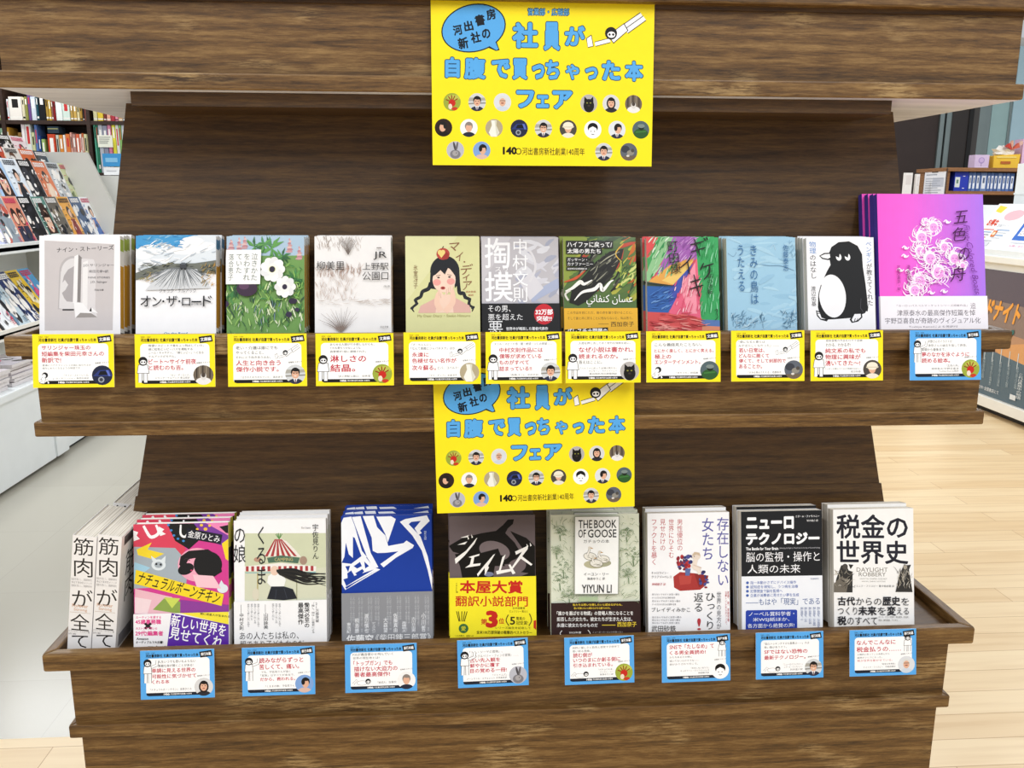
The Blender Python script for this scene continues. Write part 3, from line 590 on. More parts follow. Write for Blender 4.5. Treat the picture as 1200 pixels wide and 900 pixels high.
def d_suri(A):
    A.full('BCB9BE'); A.poly([(448, 80), (600, 80), (450, 300)], 'C8C5CA'); A.strokes(26, (610, 90, 835, 390), ['CFCED6', 'AEB0C0', 'D8D8DE', 'A2A6B8'], (60, 140), (14, 34), (-60, 60), 31, .3)
    A.poly([(690, 360), (835, 280), (838, 330), (700, 400)], 'A9B2CC'); A.poly([(640, 300), (700, 250), (760, 330), (690, 390)], 'D6D4DA'); A.curve([(650, 120), (700, 160), (720, 230), (690, 300)], 12, 'DAD8DC')
    A.text('掏', 464, 86, 592, 234, 'F6F6F8', .012); A.text('摸', 464, 250, 606, 396, 'F6F6F8', .012); A.text('スリ', 515, 226, 580, 250, 'F6F6F8'); A.vtext('中村文則', 604, 88, 682, 400, 'F6F6F8', .004)
def o_suri(A):
    A.full('141416'); A.text('その男、', 478, 415, 592, 446, 'F2F2F2'); A.text('悪を超えた', 478, 455, 652, 486, 'F2F2F2'); A.text('悪', 478, 490, 552, 556, 'F2F2F2'); A.text('世界中が喝采した著者代表作', 568, 519, 780, 536, 'F2F2F2', .02)
    A.text('映画化も決定した話題作', 568, 544, 780, 558, 'F2F2F2', .02); A.ell(760, 458, 50, 50, 'C8202E'); A.text('32万部', 717, 433, 805, 461, 'FFFFFF', .03); A.text('突破!!', 722, 466, 800, 492, 'FFFFFF', .02)
stack('U', -.0065, .1095, .1475, .0115, 3, 15, Q(448, 82, 836, 82, 448, 550, 840, 550), d_suri, 'grey paperback with big white title and black paper band, front copy', 'grey paperback with the black band', [(0, 1, 'C2BFC4')], base='C2BFC4', obi=(405, '141416', o_suri), b=.0102)
def d_haifa(A):
    A.full('4F6B36'); A.poly([(62, 70), (250, 70), (66, 330)], '8A9A3E')
    A.strokes(60, (75, 85, 430, 400), ['3B5A2E', '7C9440', '2C4426', 'A8A840', '556F34', 'C2641E', 'B8412A'], (60, 150), (10, 26), (20, 60), 41, .3)
    A.poly([(95, 400), (110, 330), (180, 260), (230, 200), (300, 150), (372, 135), (360, 180), (330, 240), (300, 290), (240, 340), (180, 395), (140, 415)], '15150F')
    A.strokes(60, (130, 190, 330, 350), ['0C0C0A', '2A2A22', '4A4A3C', '8E8E7C', '1A1A14'], (40, 90), (4, 12), (30, 60), 42, .3)
    for P, wd, c in (([(75, 345), (110, 330), (150, 300), (170, 310), (210, 290)], [4, 14, 20, 14, 4], 'F1F0EA'), ([(120, 390), (160, 350), (220, 335), (250, 310), (262, 340), (300, 300), (318, 290)], [3, 12, 18, 14, 18, 10, 3], 'F4F3EE'), ([(70, 300), (130, 280), (180, 240)], [4, 14, 3], 'C8542A'), ([(90, 390), (75, 360), (100, 340)], 10, 'D9D7CC'), ([(330, 330), (380, 260), (345, 240), (390, 180)], [8, 14, 8, 3], 'C6C24A'), ([(360, 320), (405, 270), (425, 200)], [10, 22, 6], '6F9440'), ([(370, 110), (330, 160), (360, 200)], [4, 6, 3], 'D8B040'), ([(250, 210), (290, 180), (350, 150)], [2, 6, 2], 'A9A890')): A.curve(P, wd, c)
    A.strokes(26, (340, 250, 430, 330), ['9AAE4A', 'C9D07A', '5F8038', '3A5A2A'], (30, 70), (5, 14), (30, 80), 43)
    for x0, y0, x1, y1 in ((82, 98, 318, 134), (82, 133, 262, 163), (82, 178, 192, 203), (82, 200, 220, 224), (82, 227, 190, 243)): A.rect(x0, y0, x1, y1, '14140F')
    A.text('ハイファに戻って/', 88, 102, 312, 130, 'FFFFFF', .01); A.text('太陽の男たち', 88, 137, 255, 160, 'FFFFFF', .01); A.text('ガッサーン・', 88, 183, 186, 199, 'FFFFFF'); A.text('カナファーニー', 88, 204, 215, 221, 'FFFFFF'); A.text('黒田寿郎/奴田原睦明 訳', 88, 231, 185, 240, 'FFFFFF')
    A.text('\ufef2\ufee7\ufe8e\ufed4\ufee8\ufedb \ufee5\ufe8e\ufeb4\ufecb', 180, 362, 413, 420, 'FFFFFF')
def o_haifa(A):
    A.full('E6B02F'); A.text('この作品を前にただ、彼の命を譲り受けることに、', 84, 443, 410, 457, '4A3A12'); A.text('そして彼と共に祈ることに他ならないと、私は思う。', 84, 470, 410, 484, '4A3A12'); A.rect(238, 505, 290, 507, '4A3A12'); A.text('西加奈子', 300, 494, 417, 519, '241C0C', .006)
    A.poly([(68, 532), (286, 522), (286, 552), (68, 560)], '14140F'); A.text('パレスチナ問題の', 80, 527, 282, 553, 'FFFFFF', .02); A.rect(300, 540, 432, 560, '14140F')
stack('U', .1072, .1043, .1475, .0115, 3, 14.5, Q(68, 80, 432, 78, 68, 548, 434, 548), d_haifa, 'dark green painted paperback with yellow band and arabic lettering, front copy', 'dark green painted paperback with yellow band', [(0, 1, '5A6E3A')], base='8A8A5A', obi=(428, 'E6B02F', o_haifa), b=.0106, jit=.0012)
def d_gikeiki(A):
    A.full('C94A4C'); A.poly([(484, 75), (640, 75), (490, 300)], '3F9A54'); A.poly([(484, 75), (545, 75), (500, 170), (484, 180)], 'D8484A'); A.poly([(560, 75), (640, 75), (500, 290), (484, 300), (484, 250)], '8CBF8A')
    A.poly([(620, 75), (730, 75), (740, 180), (560, 275), (520, 290)], 'A05CAE'); A.poly([(500, 290), (600, 215), (730, 170), (690, 230), (600, 320), (490, 305)], 'E0A24A'); A.poly([(560, 290), (640, 240), (720, 190), (640, 320)], 'E9C46A')
    A.poly([(484, 295), (640, 320), (600, 345), (484, 345)], '4A5A4A'); A.poly([(484, 318), (635, 318), (640, 345), (590, 450), (484, 445)], '2A5CA4'); A.poly([(590, 340), (722, 200), (640, 360), (600, 440)], '3E4FA8')
    A.poly([(592, 450), (740, 175), (760, 480), (755, 545)], 'E0607E'); A.poly([(655, 330), (728, 200), (735, 455), (690, 455)], 'EE93A6')
    A.poly([(728, 75), (850, 75), (850, 490), (755, 485), (738, 180)], '35A05A'); A.poly([(484, 445), (600, 455), (758, 478), (760, 560), (484, 560)], 'CF4F4E'); A.poly([(755, 485), (850, 488), (850, 520), (758, 515)], '5577B0'); A.poly([(760, 515), (850, 520), (850, 560), (758, 560)], 'D98A6A')
    A.strokes(50, (490, 90, 620, 280), ['A8D0A4', '6FB47A', 'D9E8D4', '2E8A4A'], (20, 60), (3, 8), (50, 70), 51, .1); A.strokes(36, (640, 90, 720, 200), ['B87CC4', '8A4A9C', 'CFA0D6'], (20, 50), (3, 7), (40, 60), 52, .1)
    A.strokes(40, (495, 340, 590, 440), ['3F74BC', '1E4A90', '6A96D0'], (20, 50), (3, 7), (0, 40), 53, .1); A.strokes(50, (620, 300, 745, 465), ['F0A6B4', 'D4506E', 'F6C4CC'], (20, 60), (3, 7), (60, 80), 54, .1)
    A.strokes(50, (490, 455, 740, 540), ['DE6A66', 'B83C40', 'E89A90'], (30, 80), (3, 8), (-15, 5), 55, .1); A.strokes(40, (750, 90, 840, 470), ['4FB474', '2A8A4A', '86CCA0'], (20, 60), (3, 7), (70, 90), 56, .1)
    A.curve([(484, 305), (560, 312), (620, 318)], [5, 7, 2], '1C2420')
    for c, x0, y0, x1, y1 in (('町', 590, 97, 640, 150), ('田', 596, 158, 644, 205), ('康', 604, 205, 655, 258)): A.text(c, x0, y0, x1, y1, '17120F', 0, 4)
    B = '14100E'
    for P in ([(702, 115), (768, 98)], [(705, 150), (778, 128)], [(722, 85), (750, 170)], [(770, 80), (778, 95)], [(782, 76), (790, 90)], [(708, 165), (690, 195), (652, 228)], [(688, 200), (697, 262)], [(768, 205), (752, 240)], [(765, 225), (818, 208)], [(798, 215), (795, 255), (768, 288)], [(700, 300), (752, 285)], [(695, 335), (765, 315)], [(718, 262), (745, 372)]): A.curve(P, [5, 8, 5], B)
    A.vtext('千年の流転', 784, 232, 814, 360, '1A1A16'); A.curve([(822, 440), (834, 436), (832, 455), (836, 475), (824, 488)], 3, '1A1A16')
stack('U', .227, .1048, .1475, .0115, 3, 14, Q(485, 75, 845, 75, 485, 546, 850, 546), d_gikeiki, 'paperback with bright crayon wedges of green, pink, blue and red, front copy', 'bright crayon-wedge paperback', [(0, 1, '3A8A54')], base='A9A99A', jit=.0012)
def d_kimi(A):
    A.full('9CC6DE'); A.strokes(50, (60, 120, 375, 550), ['A6CDE2', '93BED8', 'A9D0E4'], (40, 120), (8, 26), (-20, 40), 61, .2)
    A.curve([(195, 240), (250, 248), (310, 250), (372, 272)], [2, 3, 4, 2], '6F93AE'); A.curve([(60, 190), (85, 205), (100, 185)], 2, '7FA2BA'); A.curve([(260, 170), (275, 150), (285, 175)], 2, 'B8D6E6')
    A.strokes(70, (60, 480, 220, 545), ['6E97B2', '4F7690', 'B9D6E4', '89AEC4'], (15, 40), (2, 5), (10, 100), 62, .4); A.strokes(50, (310, 470, 375, 545), ['6E97B2', '4F7690', 'B9D6E4'], (10, 30), (2, 5), (20, 130), 63, .4); A.strokes(12, (345, 130, 370, 220), ['7FA6C0', '6A93AE'], (10, 25), (2, 4), (40, 110), 64)
    A.vtext('きみの鳥は', 159, 148, 198, 432, '34689A'); A.vtext('うたえる', 101, 148, 137, 372, '34689A'); A.vtext('佐藤泰志', 318, 150, 344, 274, '34689A')
stack('U', .342, .1015, .1475, .0115, 4, 14, Q(55, 115, 378, 115, 48, 555, 383, 555), d_kimi, 'pale sky blue paperback with vertical blue title, front copy', 'pale sky blue paperback', [(0, 1, '9CC6DE')], base='C9C6BA', b=.0118)
def d_penguin(A):
    A.full('F3F3F6'); K = '121214'
    A.poly([(500, 330), (530, 270), (548, 240), (540, 190), (555, 155), (590, 132), (640, 128), (680, 150), (700, 190), (702, 250), (712, 330), (718, 400), (720, 445), (705, 470), (640, 492), (560, 498), (510, 500), (488, 480), (480, 440), (485, 380)], K)
    A.ell(552, 388, 64, 102, 'F3F3F6', 4, 36); A.curve([(500, 335), (486, 385), (486, 440), (492, 480)], 4, K)
    A.poly([(495, 197), (520, 183), (550, 182), (556, 205), (540, 218), (510, 212)], K); A.poly([(501, 198), (522, 189), (546, 188), (548, 205), (536, 211), (512, 206)], 'F3F3F6')
    for x in (588, 630):
        A.ell(x, 203, 13, 17, 'F6F6F8', 10); A.poly([(x-16, 180), (x+6, 182), (x+2, 206), (x-16, 198)], K)
    A.poly([(470, 455), (492, 462), (500, 490), (530, 495), (520, 508), (490, 500), (474, 482)], K); A.poly([(476, 461), (488, 467), (495, 490), (515, 497), (492, 495), (479, 478)], 'F3F3F6')
    A.poly([(630, 500), (650, 470), (690, 468), (692, 490), (670, 510), (640, 516)], K); A.poly([(640, 500), (655, 474), (684, 473), (685, 488), (667, 504), (645, 510)], 'F3F3F6')
    for x in (652, 664): A.line([(x, 508), (x+6, 494)], 3, K)
    A.line([(478, 470), (490, 470)], 3, K); A.poly([(700, 380), (722, 440), (718, 462), (690, 455), (685, 400)], K); A.line([(688, 400), (684, 445), (700, 470)], 2.5, '4A4A50')
    A.vtext('物理', 450, 127, 482, 188, '5E8FD0'); A.vtext('のはなし', 450, 190, 480, 306, '1E1E22'); A.vtext('渡辺佑基', 450, 340, 473, 436, '2A2A2E'); A.vtext('ペンギン', 718, 128, 746, 232, '5E8FD0'); A.vtext('が教えてくれた', 718, 233, 746, 436, '2A2A2E')
stack('U', .4595, .1005, .148, .0105, 4, 14, Q(437, 108, 757, 110, 430, 555, 755, 555), d_penguin, 'white paperback with large black penguin drawing, front copy', 'white paperback with the black penguin', [(0, 1, 'F0F0F2')], base='D9D6CC', b=.0112)
def d_boats(A):
    n = 26
    for i in range(n):
        t = i/(n-1); a, b = hx('FF5FD0'), hx('AE78EA'); A._put([(A.W*i/n, 0), (A.W*(i+1)/n, 0), (A.W*(i+1)/n, A.H), (A.W*i/n, A.H)], [[0, 1, 2, 3]], tuple(a[k]+(b[k]-a[k])*t for k in range(3))+(1,)); A.n -= 1
    A.n += 1
    W, P2 = 'FBEFFA', 'F2A8E8'
    for cx, cy, r in ((348, 205, 34), (300, 245, 36), (388, 285, 30), (292, 300, 32), (425, 330, 36), (330, 330, 40), (360, 385, 44), (285, 420, 44), (265, 455, 36), (455, 360, 20), (315, 190, 14)):
        rd = random.Random(int(cx+cy)); A.ell(cx, cy, r*.62, r*.72, W); A.ell(cx+r*.08, cy+r*.12, r*.44, r*.5, P2)
        for k in range(20):
            a = k*.314+rd.uniform(-.1, .1); q = rd.uniform(.9, 1.35); A.curve([(cx+r*.55*math.cos(a), cy+r*.6*math.sin(a)), (cx+r*.85*q*math.cos(a+.35), cy+r*.85*q*math.sin(a+.35)), (cx+r*q*math.cos(a+.9), cy+r*q*math.sin(a+.9))], [2, 4.5, 1.2], W if k % 4 else 'E58ADC', 4)
        A.ell(cx-r*.1, cy+r*.08, r*.08, r*.05, 'C060C0'); A.ell(cx+r*.24, cy+r*.08, r*.08, r*.05, 'C060C0'); A.line([(cx, cy+r*.36), (cx+r*.18, cy+r*.36)], 2, 'C060C0')
    for x, y in ((235, 292), (232, 325), (400, 190), (212, 380), (245, 385), (330, 470), (380, 465)): A.curve([(x-14, y), (x-4, y-8), (x+4, y+4), (x+14, y-4)], 4, W); A.ell(x, y, 6, 6, W)
    A.strokes(40, (250, 380, 420, 470), [W, 'F4C4F0'], (15, 40), (2, 4), (0, 180), 71, .8)
    D = '4A1E4E'
    for c, x0, y0, x1, y1 in (('五', 428, 146, 482, 194), ('色', 418, 210, 474, 265), ('の', 440, 292, 484, 342), ('舟', 408, 366, 466, 424)): A.text(c, x0, y0, x1, y1, D, 0, 6, .25)
    A.textc('Five-Colored Boats', 493, 340, 275, 24, '7A3A9A', 0, -82, .3); A.vtext('津原泰水', 236, 358, 250, 440, '7A2A6E'); A.vtext('宇野亞喜良・絵', 198, 360, 212, 460, '7A2A6E')
def o_boats(A):
    A.full('F3EFF5'); A.text('「ヨーロッパスペルマーケットシリーズ掲載作品」', 195, 515, 470, 524, '77707C'); A.text('追', 482, 509, 503, 533, '77707C'); A.text('津原泰水の最高傑作短篇を悼', 195, 536, 500, 560, '56505A'); A.text('宇野亞喜良が奇跡のヴィジュアル化', 148, 567, 520, 590, '56505A'); A.text('Toshiya Kameiによる英訳付', 240, 598, 430, 608, '6E6874')
stack('U', .597, .1605, .212, .0108, 4, 14, Q(133, 75, 548, 78, 133, 615, 548, 615), d_boats, 'tall pink to violet book with white line drawing, front copy at far right', 'tall pink to violet book', [(0, 1, '8A4AA8')], base='7A4A98', obi=(482, 'F3EFF5', o_boats), b=.0122, finish=M_MATTE, left='4A3C9C')

# ---- lower tray, left to right
def d_chicken(A):
    A.full('D23C8E'); A.poly([(325, 238), (455, 238), (520, 330), (470, 400), (330, 400)], 'D8425A'); A.poly([(450, 238), (560, 238), (565, 300), (530, 330), (480, 300)], '15130F'); A.poly([(545, 236), (690, 236), (690, 330), (600, 300)], '7A3A9A')
    A.poly([(590, 236), (690, 236), (690, 290)], 'EE86B8'); A.poly([(330, 320), (480, 325), (530, 380), (520, 460), (330, 470)], 'A3AEB6'); A.poly([(332, 375), (390, 395), (330, 440)], '9FCBE0')
    A.poly([(340, 330), (395, 305), (380, 330), (440, 345), (400, 365), (345, 350)], 'F2D62A'); A.poly([(650, 310), (692, 280), (692, 380), (665, 365)], 'F2D62A'); A.poly([(640, 250), (690, 240), (690, 275), (665, 272)], '1A1712')
    for x, y in ((455, 243), (465, 262), (475, 280), (490, 292), (510, 300)): A.ell(x, y, 5, 4, '3E86C8')
    for x, y, r in ((575, 244, 6), (590, 258, 7), (605, 246, 5), (560, 258, 5)): A.ell(x, y, r, r*.8, 'F0C23A')
    W = 'F6F3F4'
    A.curve([(365, 245), (385, 280), (400, 285), (420, 270), (410, 242)], [9, 11, 12, 11, 8], W); A.poly([(420, 248), (440, 258), (432, 266), (446, 275), (425, 282)], W); A.poly([(328, 262), (346, 268), (340, 280), (352, 292), (330, 300)], W)
    A.curve([(500, 242), (500, 275), (515, 285), (528, 268)], [6, 8, 8, 5], W); A.ell(420, 385, 26, 20, 'DDE6EA'); A.ell(420, 385, 15, 11, 'A3AEB6'); A.poly([(398, 372), (392, 352), (412, 366)], 'DDE6EA'); A.poly([(430, 366), (446, 352), (444, 376)], 'DDE6EA'); A.ell(412, 382, 4, 4, '2A2A2C'); A.ell(428, 384, 4, 4, '2A2A2C')
    A.ell(655, 470, 20, 16, 'DDE6EA'); A.poly([(640, 460), (650, 440), (662, 458)], 'DDE6EA')
    A.ell(560, 385, 70, 60, 'EFA6BC'); A.poly([(495, 385), (500, 355), (530, 335), (600, 330), (640, 355), (652, 410), (620, 430), (585, 420), (570, 385), (560, 360), (530, 365), (510, 400)], '14110F'); A.ell(600, 385, 52, 48, '14110F'); A.ell(520, 400, 30, 20, '14110F', 20)
    A.curve([(512, 368), (522, 362), (534, 370)], 2.5, '3A2A30'); A.ell(540, 405, 4, 3, 'C02A5A'); A.poly([(545, 420), (620, 425), (650, 470), (560, 465)], 'F3C4CE')
    A.poly([(335, 470), (470, 500), (500, 560), (334, 560)], 'E9B7C2'); A.poly([(334, 500), (395, 510), (380, 560), (334, 560)], 'EFD6DA'); A.poly([(400, 545), (440, 505), (520, 520), (500, 560)], '8AA24A'); A.poly([(500, 510), (690, 530), (690, 560), (500, 560)], '8D3A96'); A.poly([(440, 500), (500, 505), (470, 540)], 'C8D65A')
    A.poly([(338, 402), (660, 490), (652, 532), (332, 452)], 'F1D522'); A.textc('ナチュラルボーンチキン', 496, 467, 308, 44, '2A2212', .012, -14.5, .15)
    A.poly([(524, 254), (652, 278), (646, 312), (518, 290)], '1B1A26'); A.textc('金原ひとみ', 585, 284, 118, 26, 'F4F4F6', .006, -10)
def o_chicken(A):
    A.full('F3F1F3'); A.poly([(450, 545), (690, 545), (690, 600)], 'F2E13A'); A.poly([(470, 556), (690, 598), (690, 690), (452, 690)], '5A2AA0')
    A.text('ルーティンを愛する', 340, 566, 432, 576, 'E0408A', .02); A.text('45歳事務職', 338, 578, 432, 596, 'E0408A', .03); A.text('×', 370, 590, 398, 614, '15130F', .04); A.text('ホストクラブ狂いの', 340, 606, 418, 615, 'E0408A', .02); A.text('29代!編集者', 338, 619, 440, 637, 'E0408A', .03)
    A.text('Amazon', 342, 643, 386, 652, '1A1A1C', .02); A.text('オーディブルで大反響!', 340, 655, 440, 665, '1A1A1C', .02); A.text('1200万人が', 342, 672, 450, 700, '1A1A1C', .03); A.textc('新しい世界を', 570, 600, 205, 44, 'FFFFFF', .012, -11); A.textc('見せてくれ', 562, 644, 200, 44, 'FFFFFF', .012, -11); A.textc('朝に惑星人が生まれる', 630, 563, 110, 8, '1A1A1C', 0, -6)
stack('L', -.5085, .1375, .188, .0155, 3, 12, Q(328, 240, 672, 235, 333, 678, 682, 668), d_chicken, 'riotous pop-art hardcover in magenta and yellow with black-haired girl, front copy', 'riotous pop-art magenta hardcover', [(0, 1, 'F1EFF0'), (.3, 1, 'C9C23A'), (.55, .8, '1A1712'), (.4, .5, 'B83A7A')], obi=(556, 'F3F1F3', o_chicken), b=.0068, hard=.0015)
def d_kuruma(A):
    A.full('F4F4F5'); A.rect(95, 165, 442, 448, 'CDD2B2'); A.poly([(95, 330), (442, 310), (442, 448), (95, 448)], 'D3D5BC')
    A.poly([(175, 262), (200, 225), (230, 190), (245, 185), (275, 200), (310, 235), (335, 265)], 'E9E4DA')
    for i in range(6):
        x = 180+i*25; A.poly([(x, 262), (235+(i-2.5)*5, 190), (240+(i-2.5)*5, 190), (x+13, 262)], 'A83C3C')
    for a in (60, 75, 95, 110, 125): A.line([(242, 190), (242+26*math.cos(math.radians(a)), 190-26*math.sin(math.radians(a)))], 3, '5A8A4A')
    A.poly([(190, 268), (250, 258), (330, 268), (322, 292), (250, 285), (196, 290)], '4E6E58'); A.text('CAMPING', 222, 268, 300, 282, 'C9B87A'); A.ell(345, 280, 16, 18, 'A58A78'); A.ell(150, 275, 16, 10, 'B9907A')
    A.poly([(95, 303), (250, 290), (400, 305), (398, 326), (95, 324)], 'EFEAE4')
    for i in range(13): A.rect(100+i*23, 303, 112+i*23, 324, 'A83A3C')
    A.line([(98, 330), (398, 330)], 3, '7FB8C0'); A.line([(150, 330), (150, 445)], 4, 'B9A86A'); A.line([(316, 330), (316, 445)], 4, 'A0A080'); A.ell(142, 420, 14, 26, 'D9D4BE')
    A.poly([(195, 345), (215, 330), (250, 330), (270, 360), (262, 392), (210, 392), (190, 372)], 'F1F2EE'); A.ell(222, 322, 18, 20, 'E8C9B4')
    for k in range(14):
        y = 322+k*3.2; A.curve([(230+k, 322+k), (300, y-5+6*math.sin(k)), (360, y+10+8*math.sin(k*2)), (440, y+14+12*math.sin(k*1.7))], [9, 10, 6, 1.5], ('14120F', '26221C')[k % 2])
    A.poly([(208, 388), (262, 388), (300, 400), (318, 440), (260, 446), (190, 440)], '1C1E26'); A.line([(230, 400), (225, 440)], 2, '3A3E4A'); A.line([(262, 396), (275, 440)], 2, '3A3E4A')
    A.vtext('の娘', 48, 132, 100, 290, '1A1A1C'); A.vtext('くるま', 142, 130, 190, 385, '1A1A1C'); A.vtext('宇佐見りん', 384, 126, 411, 276, '2A2A2C'); A.text('Rin Usami', 338, 138, 376, 146, '8A8A8C')
def o_kuruma(A):
    A.full('F5F5F6'); A.vtext('慟哭必至の', 349, 455, 371, 562, '1A1A1C', .02); A.vtext('最高傑作', 322, 455, 346, 548, '1A1A1C', .02); A.vtext('21万部突破', 397, 454, 411, 540, '1A1A1C', .01); A.vtext('『推し、燃ゆ』の著者による', 380, 454, 393, 585, '1A1A1C'); A.vtext('——山田詠美', 177, 462, 196, 565, '2A2A2C', .01); A.vtext('——中村文則', 75, 462, 93, 568, '2A2A2C', .01)
    for i, x in enumerate((240, 226, 212, 150, 136, 122, 108)): A.vtext('家族という愛しい呪いを抱え'[:13-i % 3], x, 458, x+10, 555-(i % 3)*14, '77777B')
    A.text('あの人たちは私の、', 76, 576, 325, 608, '2A2A2C'); A.text('親であり子どもなのだ。', 78, 612, 358, 642, '2A2A2C')
stack('L', -.3637, .1355, .191, .0135, 3, 12, Q(48, 112, 442, 105, 55, 630, 443, 625), d_kuruma, 'white hardcover of striped red carousel tent and windblown black hair, front copy', 'white hardcover with the striped tent', [(0, 1, 'E9E9E6')], obi=(447, 'F5F5F6', o_kuruma), b=.006, hard=.0015)
def d_blue(A):
    A.full('1B3D9C'); W = 'F1F4FA'
    for P in ([(502, 118), (512, 95), (545, 90), (560, 130), (590, 235), (612, 262), (590, 262), (560, 180), (552, 175), (552, 265), (535, 250), (522, 200), (516, 260), (502, 290)],
              [(548, 92), (585, 88), (628, 245), (660, 305), (640, 310), (612, 262)], [(594, 88), (640, 86), (655, 135), (690, 170), (702, 215), (768, 203), (780, 192), (812, 212), (806, 224), (735, 265), (682, 306), (668, 292), (745, 238), (690, 244), (655, 245), (636, 235), (632, 180)], [(652, 90), (715, 88), (735, 100), (700, 200), (690, 165)],
              [(505, 285), (545, 290), (598, 250), (640, 305), (668, 315), (520, 400), (505, 375)], [(752, 112), (775, 100), (868, 84), (880, 108), (838, 150), (846, 160), (832, 168), (815, 140), (842, 108), (802, 112), (790, 122), (840, 175), (870, 260), (888, 350), (888, 405), (870, 320), (845, 235), (805, 170)]): A.poly(P, W)
    B = '1B3D9C'
    for P in ([(520, 300), (540, 298), (532, 325)], [(528, 330), (545, 318), (558, 340), (530, 352)], [(555, 300), (582, 282), (590, 300), (570, 310)], [(562, 330), (592, 312), (600, 322), (575, 345)], [(600, 280), (620, 300), (604, 310)], [(512, 355), (640, 315), (560, 362), (524, 384)], [(520, 388), (650, 320), (560, 372), (525, 396)]): A.poly(P, B)
    A.vtext('幽玄な飛翔', 855, 150, 866, 190, 'C9D4EE')
def o_blue(A):
    A.full('8C8E93'); L = 'E4E6EA'
    for i, x in enumerate((850, 808, 768, 732, 690, 640, 610, 570, 536)):
        A.vtext(('小川哲', '古川日出男', '高橋明太', '佐藤真由', '大森望', 'ディクスン', '渡辺慎也', '桐島勝', '東浩紀')[i], x-9, 500+(i % 3)*18, x+9, 582, L, .01)
        for j in (1, 2): A.vtext('これは空へ向かう者の物語であり、傑作だ'[:12+(i*5+j*3) % 7], x+j*11-6, 425, x+j*11+3, 425+(12+(i*5+j*3) % 7)*8.6, 'C3C6CC')
    A.text('佐藤究', 526, 588, 640, 624, 'F2F3F5', .02); A.text('《柴田錬三郎賞》', 648, 588, 880, 620, 'F2F3F5')
stack('L', -.2054, .1352, .194, .0165, 3, 12, Q(502, 88, 888, 80, 508, 612, 888, 610), d_blue, 'cobalt blue hardcover with huge broken white lettering and grey band, front copy', 'cobalt blue hardcover', [(0, 1, '1B3D9C'), (.36, .5, '8C3A4A'), (0, .36, '8C8E93')], obi=(411, '8C8E93', o_blue), b=.0076, hard=.0015, finish=M_MATTE, base='1B3D9C')
def d_james(A):
    A.full('6B5F61'); K = '15120F'
    A.poly([(92, 215), (150, 180), (230, 160), (290, 150), (320, 125), (340, 102), (366, 100), (362, 120), (340, 140), (330, 160), (370, 200), (400, 250), (350, 290), (280, 300), (180, 260), (110, 240)], K)
    A.poly([(118, 250), (200, 240), (290, 280), (280, 350), (150, 350), (140, 300)], K); A.poly([(350, 150), (420, 180), (456, 215), (458, 350), (360, 350), (410, 290), (400, 220)], K)
    A.ell(285, 235, 66, 40, '7A6E70', -15); A.poly([(225, 245), (300, 225), (330, 300), (240, 300)], K); A.poly([(245, 250), (330, 255), (320, 300), (245, 300)], K)
    A.ell(380, 300, 40, 30, '6B5F61', 20); A.ell(262, 335, 20, 10, '7A7F9A'); A.poly([(355, 320), (430, 330), (380, 350), (330, 350)], '6B5F61')
    W = 'F6F4F0'
    for P in ([(140, 180), (176, 168), (172, 178)], [(128, 210), (170, 195), (160, 208)], [(170, 170), (178, 184), (172, 188)], [(186, 164), (194, 178), (188, 182)],
              [(118, 270), (165, 235), (205, 185), (212, 178), (200, 205), (160, 255), (122, 292)], [(176, 262), (222, 248), (220, 256), (200, 262), (195, 292), (228, 288), (224, 298), (162, 308), (182, 293), (188, 266)],
              [(212, 335), (240, 300), (280, 252), (288, 248), (258, 300), (262, 306), (246, 340), (244, 308), (216, 345)], [(318, 262), (332, 250), (312, 318), (352, 312), (344, 295), (352, 292), (374, 330), (362, 335), (356, 322), (296, 336), (292, 322), (304, 318)],
              [(372, 238), (428, 212), (425, 228), (402, 258), (446, 292), (440, 298), (396, 268), (358, 318), (350, 318), (402, 238), (376, 252)], [(420, 204), (428, 216), (422, 220)], [(434, 198), (442, 212), (436, 216)]): A.poly(P, W)
def o_james(A):
    A.full('F2E42C'); A.text('本屋大賞', 140, 360, 405, 416, 'C42A1E', .03); A.text('翻訳小説部門', 122, 426, 427, 471, 'C42A1E', .015); A.text('第', 230, 523, 257, 548, 'C42A1E', .02); A.text('3', 250, 488, 302, 562, 'C42A1E', .05); A.text('位', 305, 520, 328, 544, 'C42A1E', .02)
    A.text('全米図書賞', 362, 472, 415, 482, '5A4A16'); A.text('ピュリツァー賞など', 350, 486, 428, 496, '5A4A16'); A.text('5', 352, 514, 374, 548, '3A3212', .02); A.text('驚異の', 378, 514, 415, 528, '3A3212'); A.text('冠受賞!', 378, 531, 428, 548, '3A3212')
    A.curve([(345, 505), (336, 530), (348, 552)], 4, '5A4E1C'); A.curve([(434, 500), (443, 528), (432, 552)], 4, '5A4E1C'); A.text('シリーズ誕生を記念して', 290, 556, 440, 566, '3A3212'); A.text('全米100万部突破の衝撃的ベストセラー', 212, 573, 445, 588, '2A240C', .01)
    for x in (128, 136, 150, 162, 172): A.line([(x, 492), (150+(x-150)*.5, 535)], 3, '2A240C')
    A.ell(158, 565, 20, 20, '3A6A3A'); A.text('愛', 148, 555, 168, 575, 'F2E42C'); A.vtext('2025年', 124, 370, 134, 415, '5A4A16'); A.poly([(452, 530), (470, 525), (470, 575), (452, 560)], 'C42A1E'); A.text('一人の男の、自由への', 122, 592, 200, 600, '3A3212')
stack('L', -.046, .1305, .19, .0165, 2, 12, Q(92, 90, 455, 82, 103, 603, 463, 590), d_james, 'taupe hardcover of black whale shapes over yellow band, front copy', 'taupe hardcover with the yellow band', [(0, 1, '4A4044'), (0, .5, 'F2E42C')], obi=(346, 'F2E42C', o_james), b=.008, hard=.0015, finish=M_MATTE, base='5E5456', jit=.001)
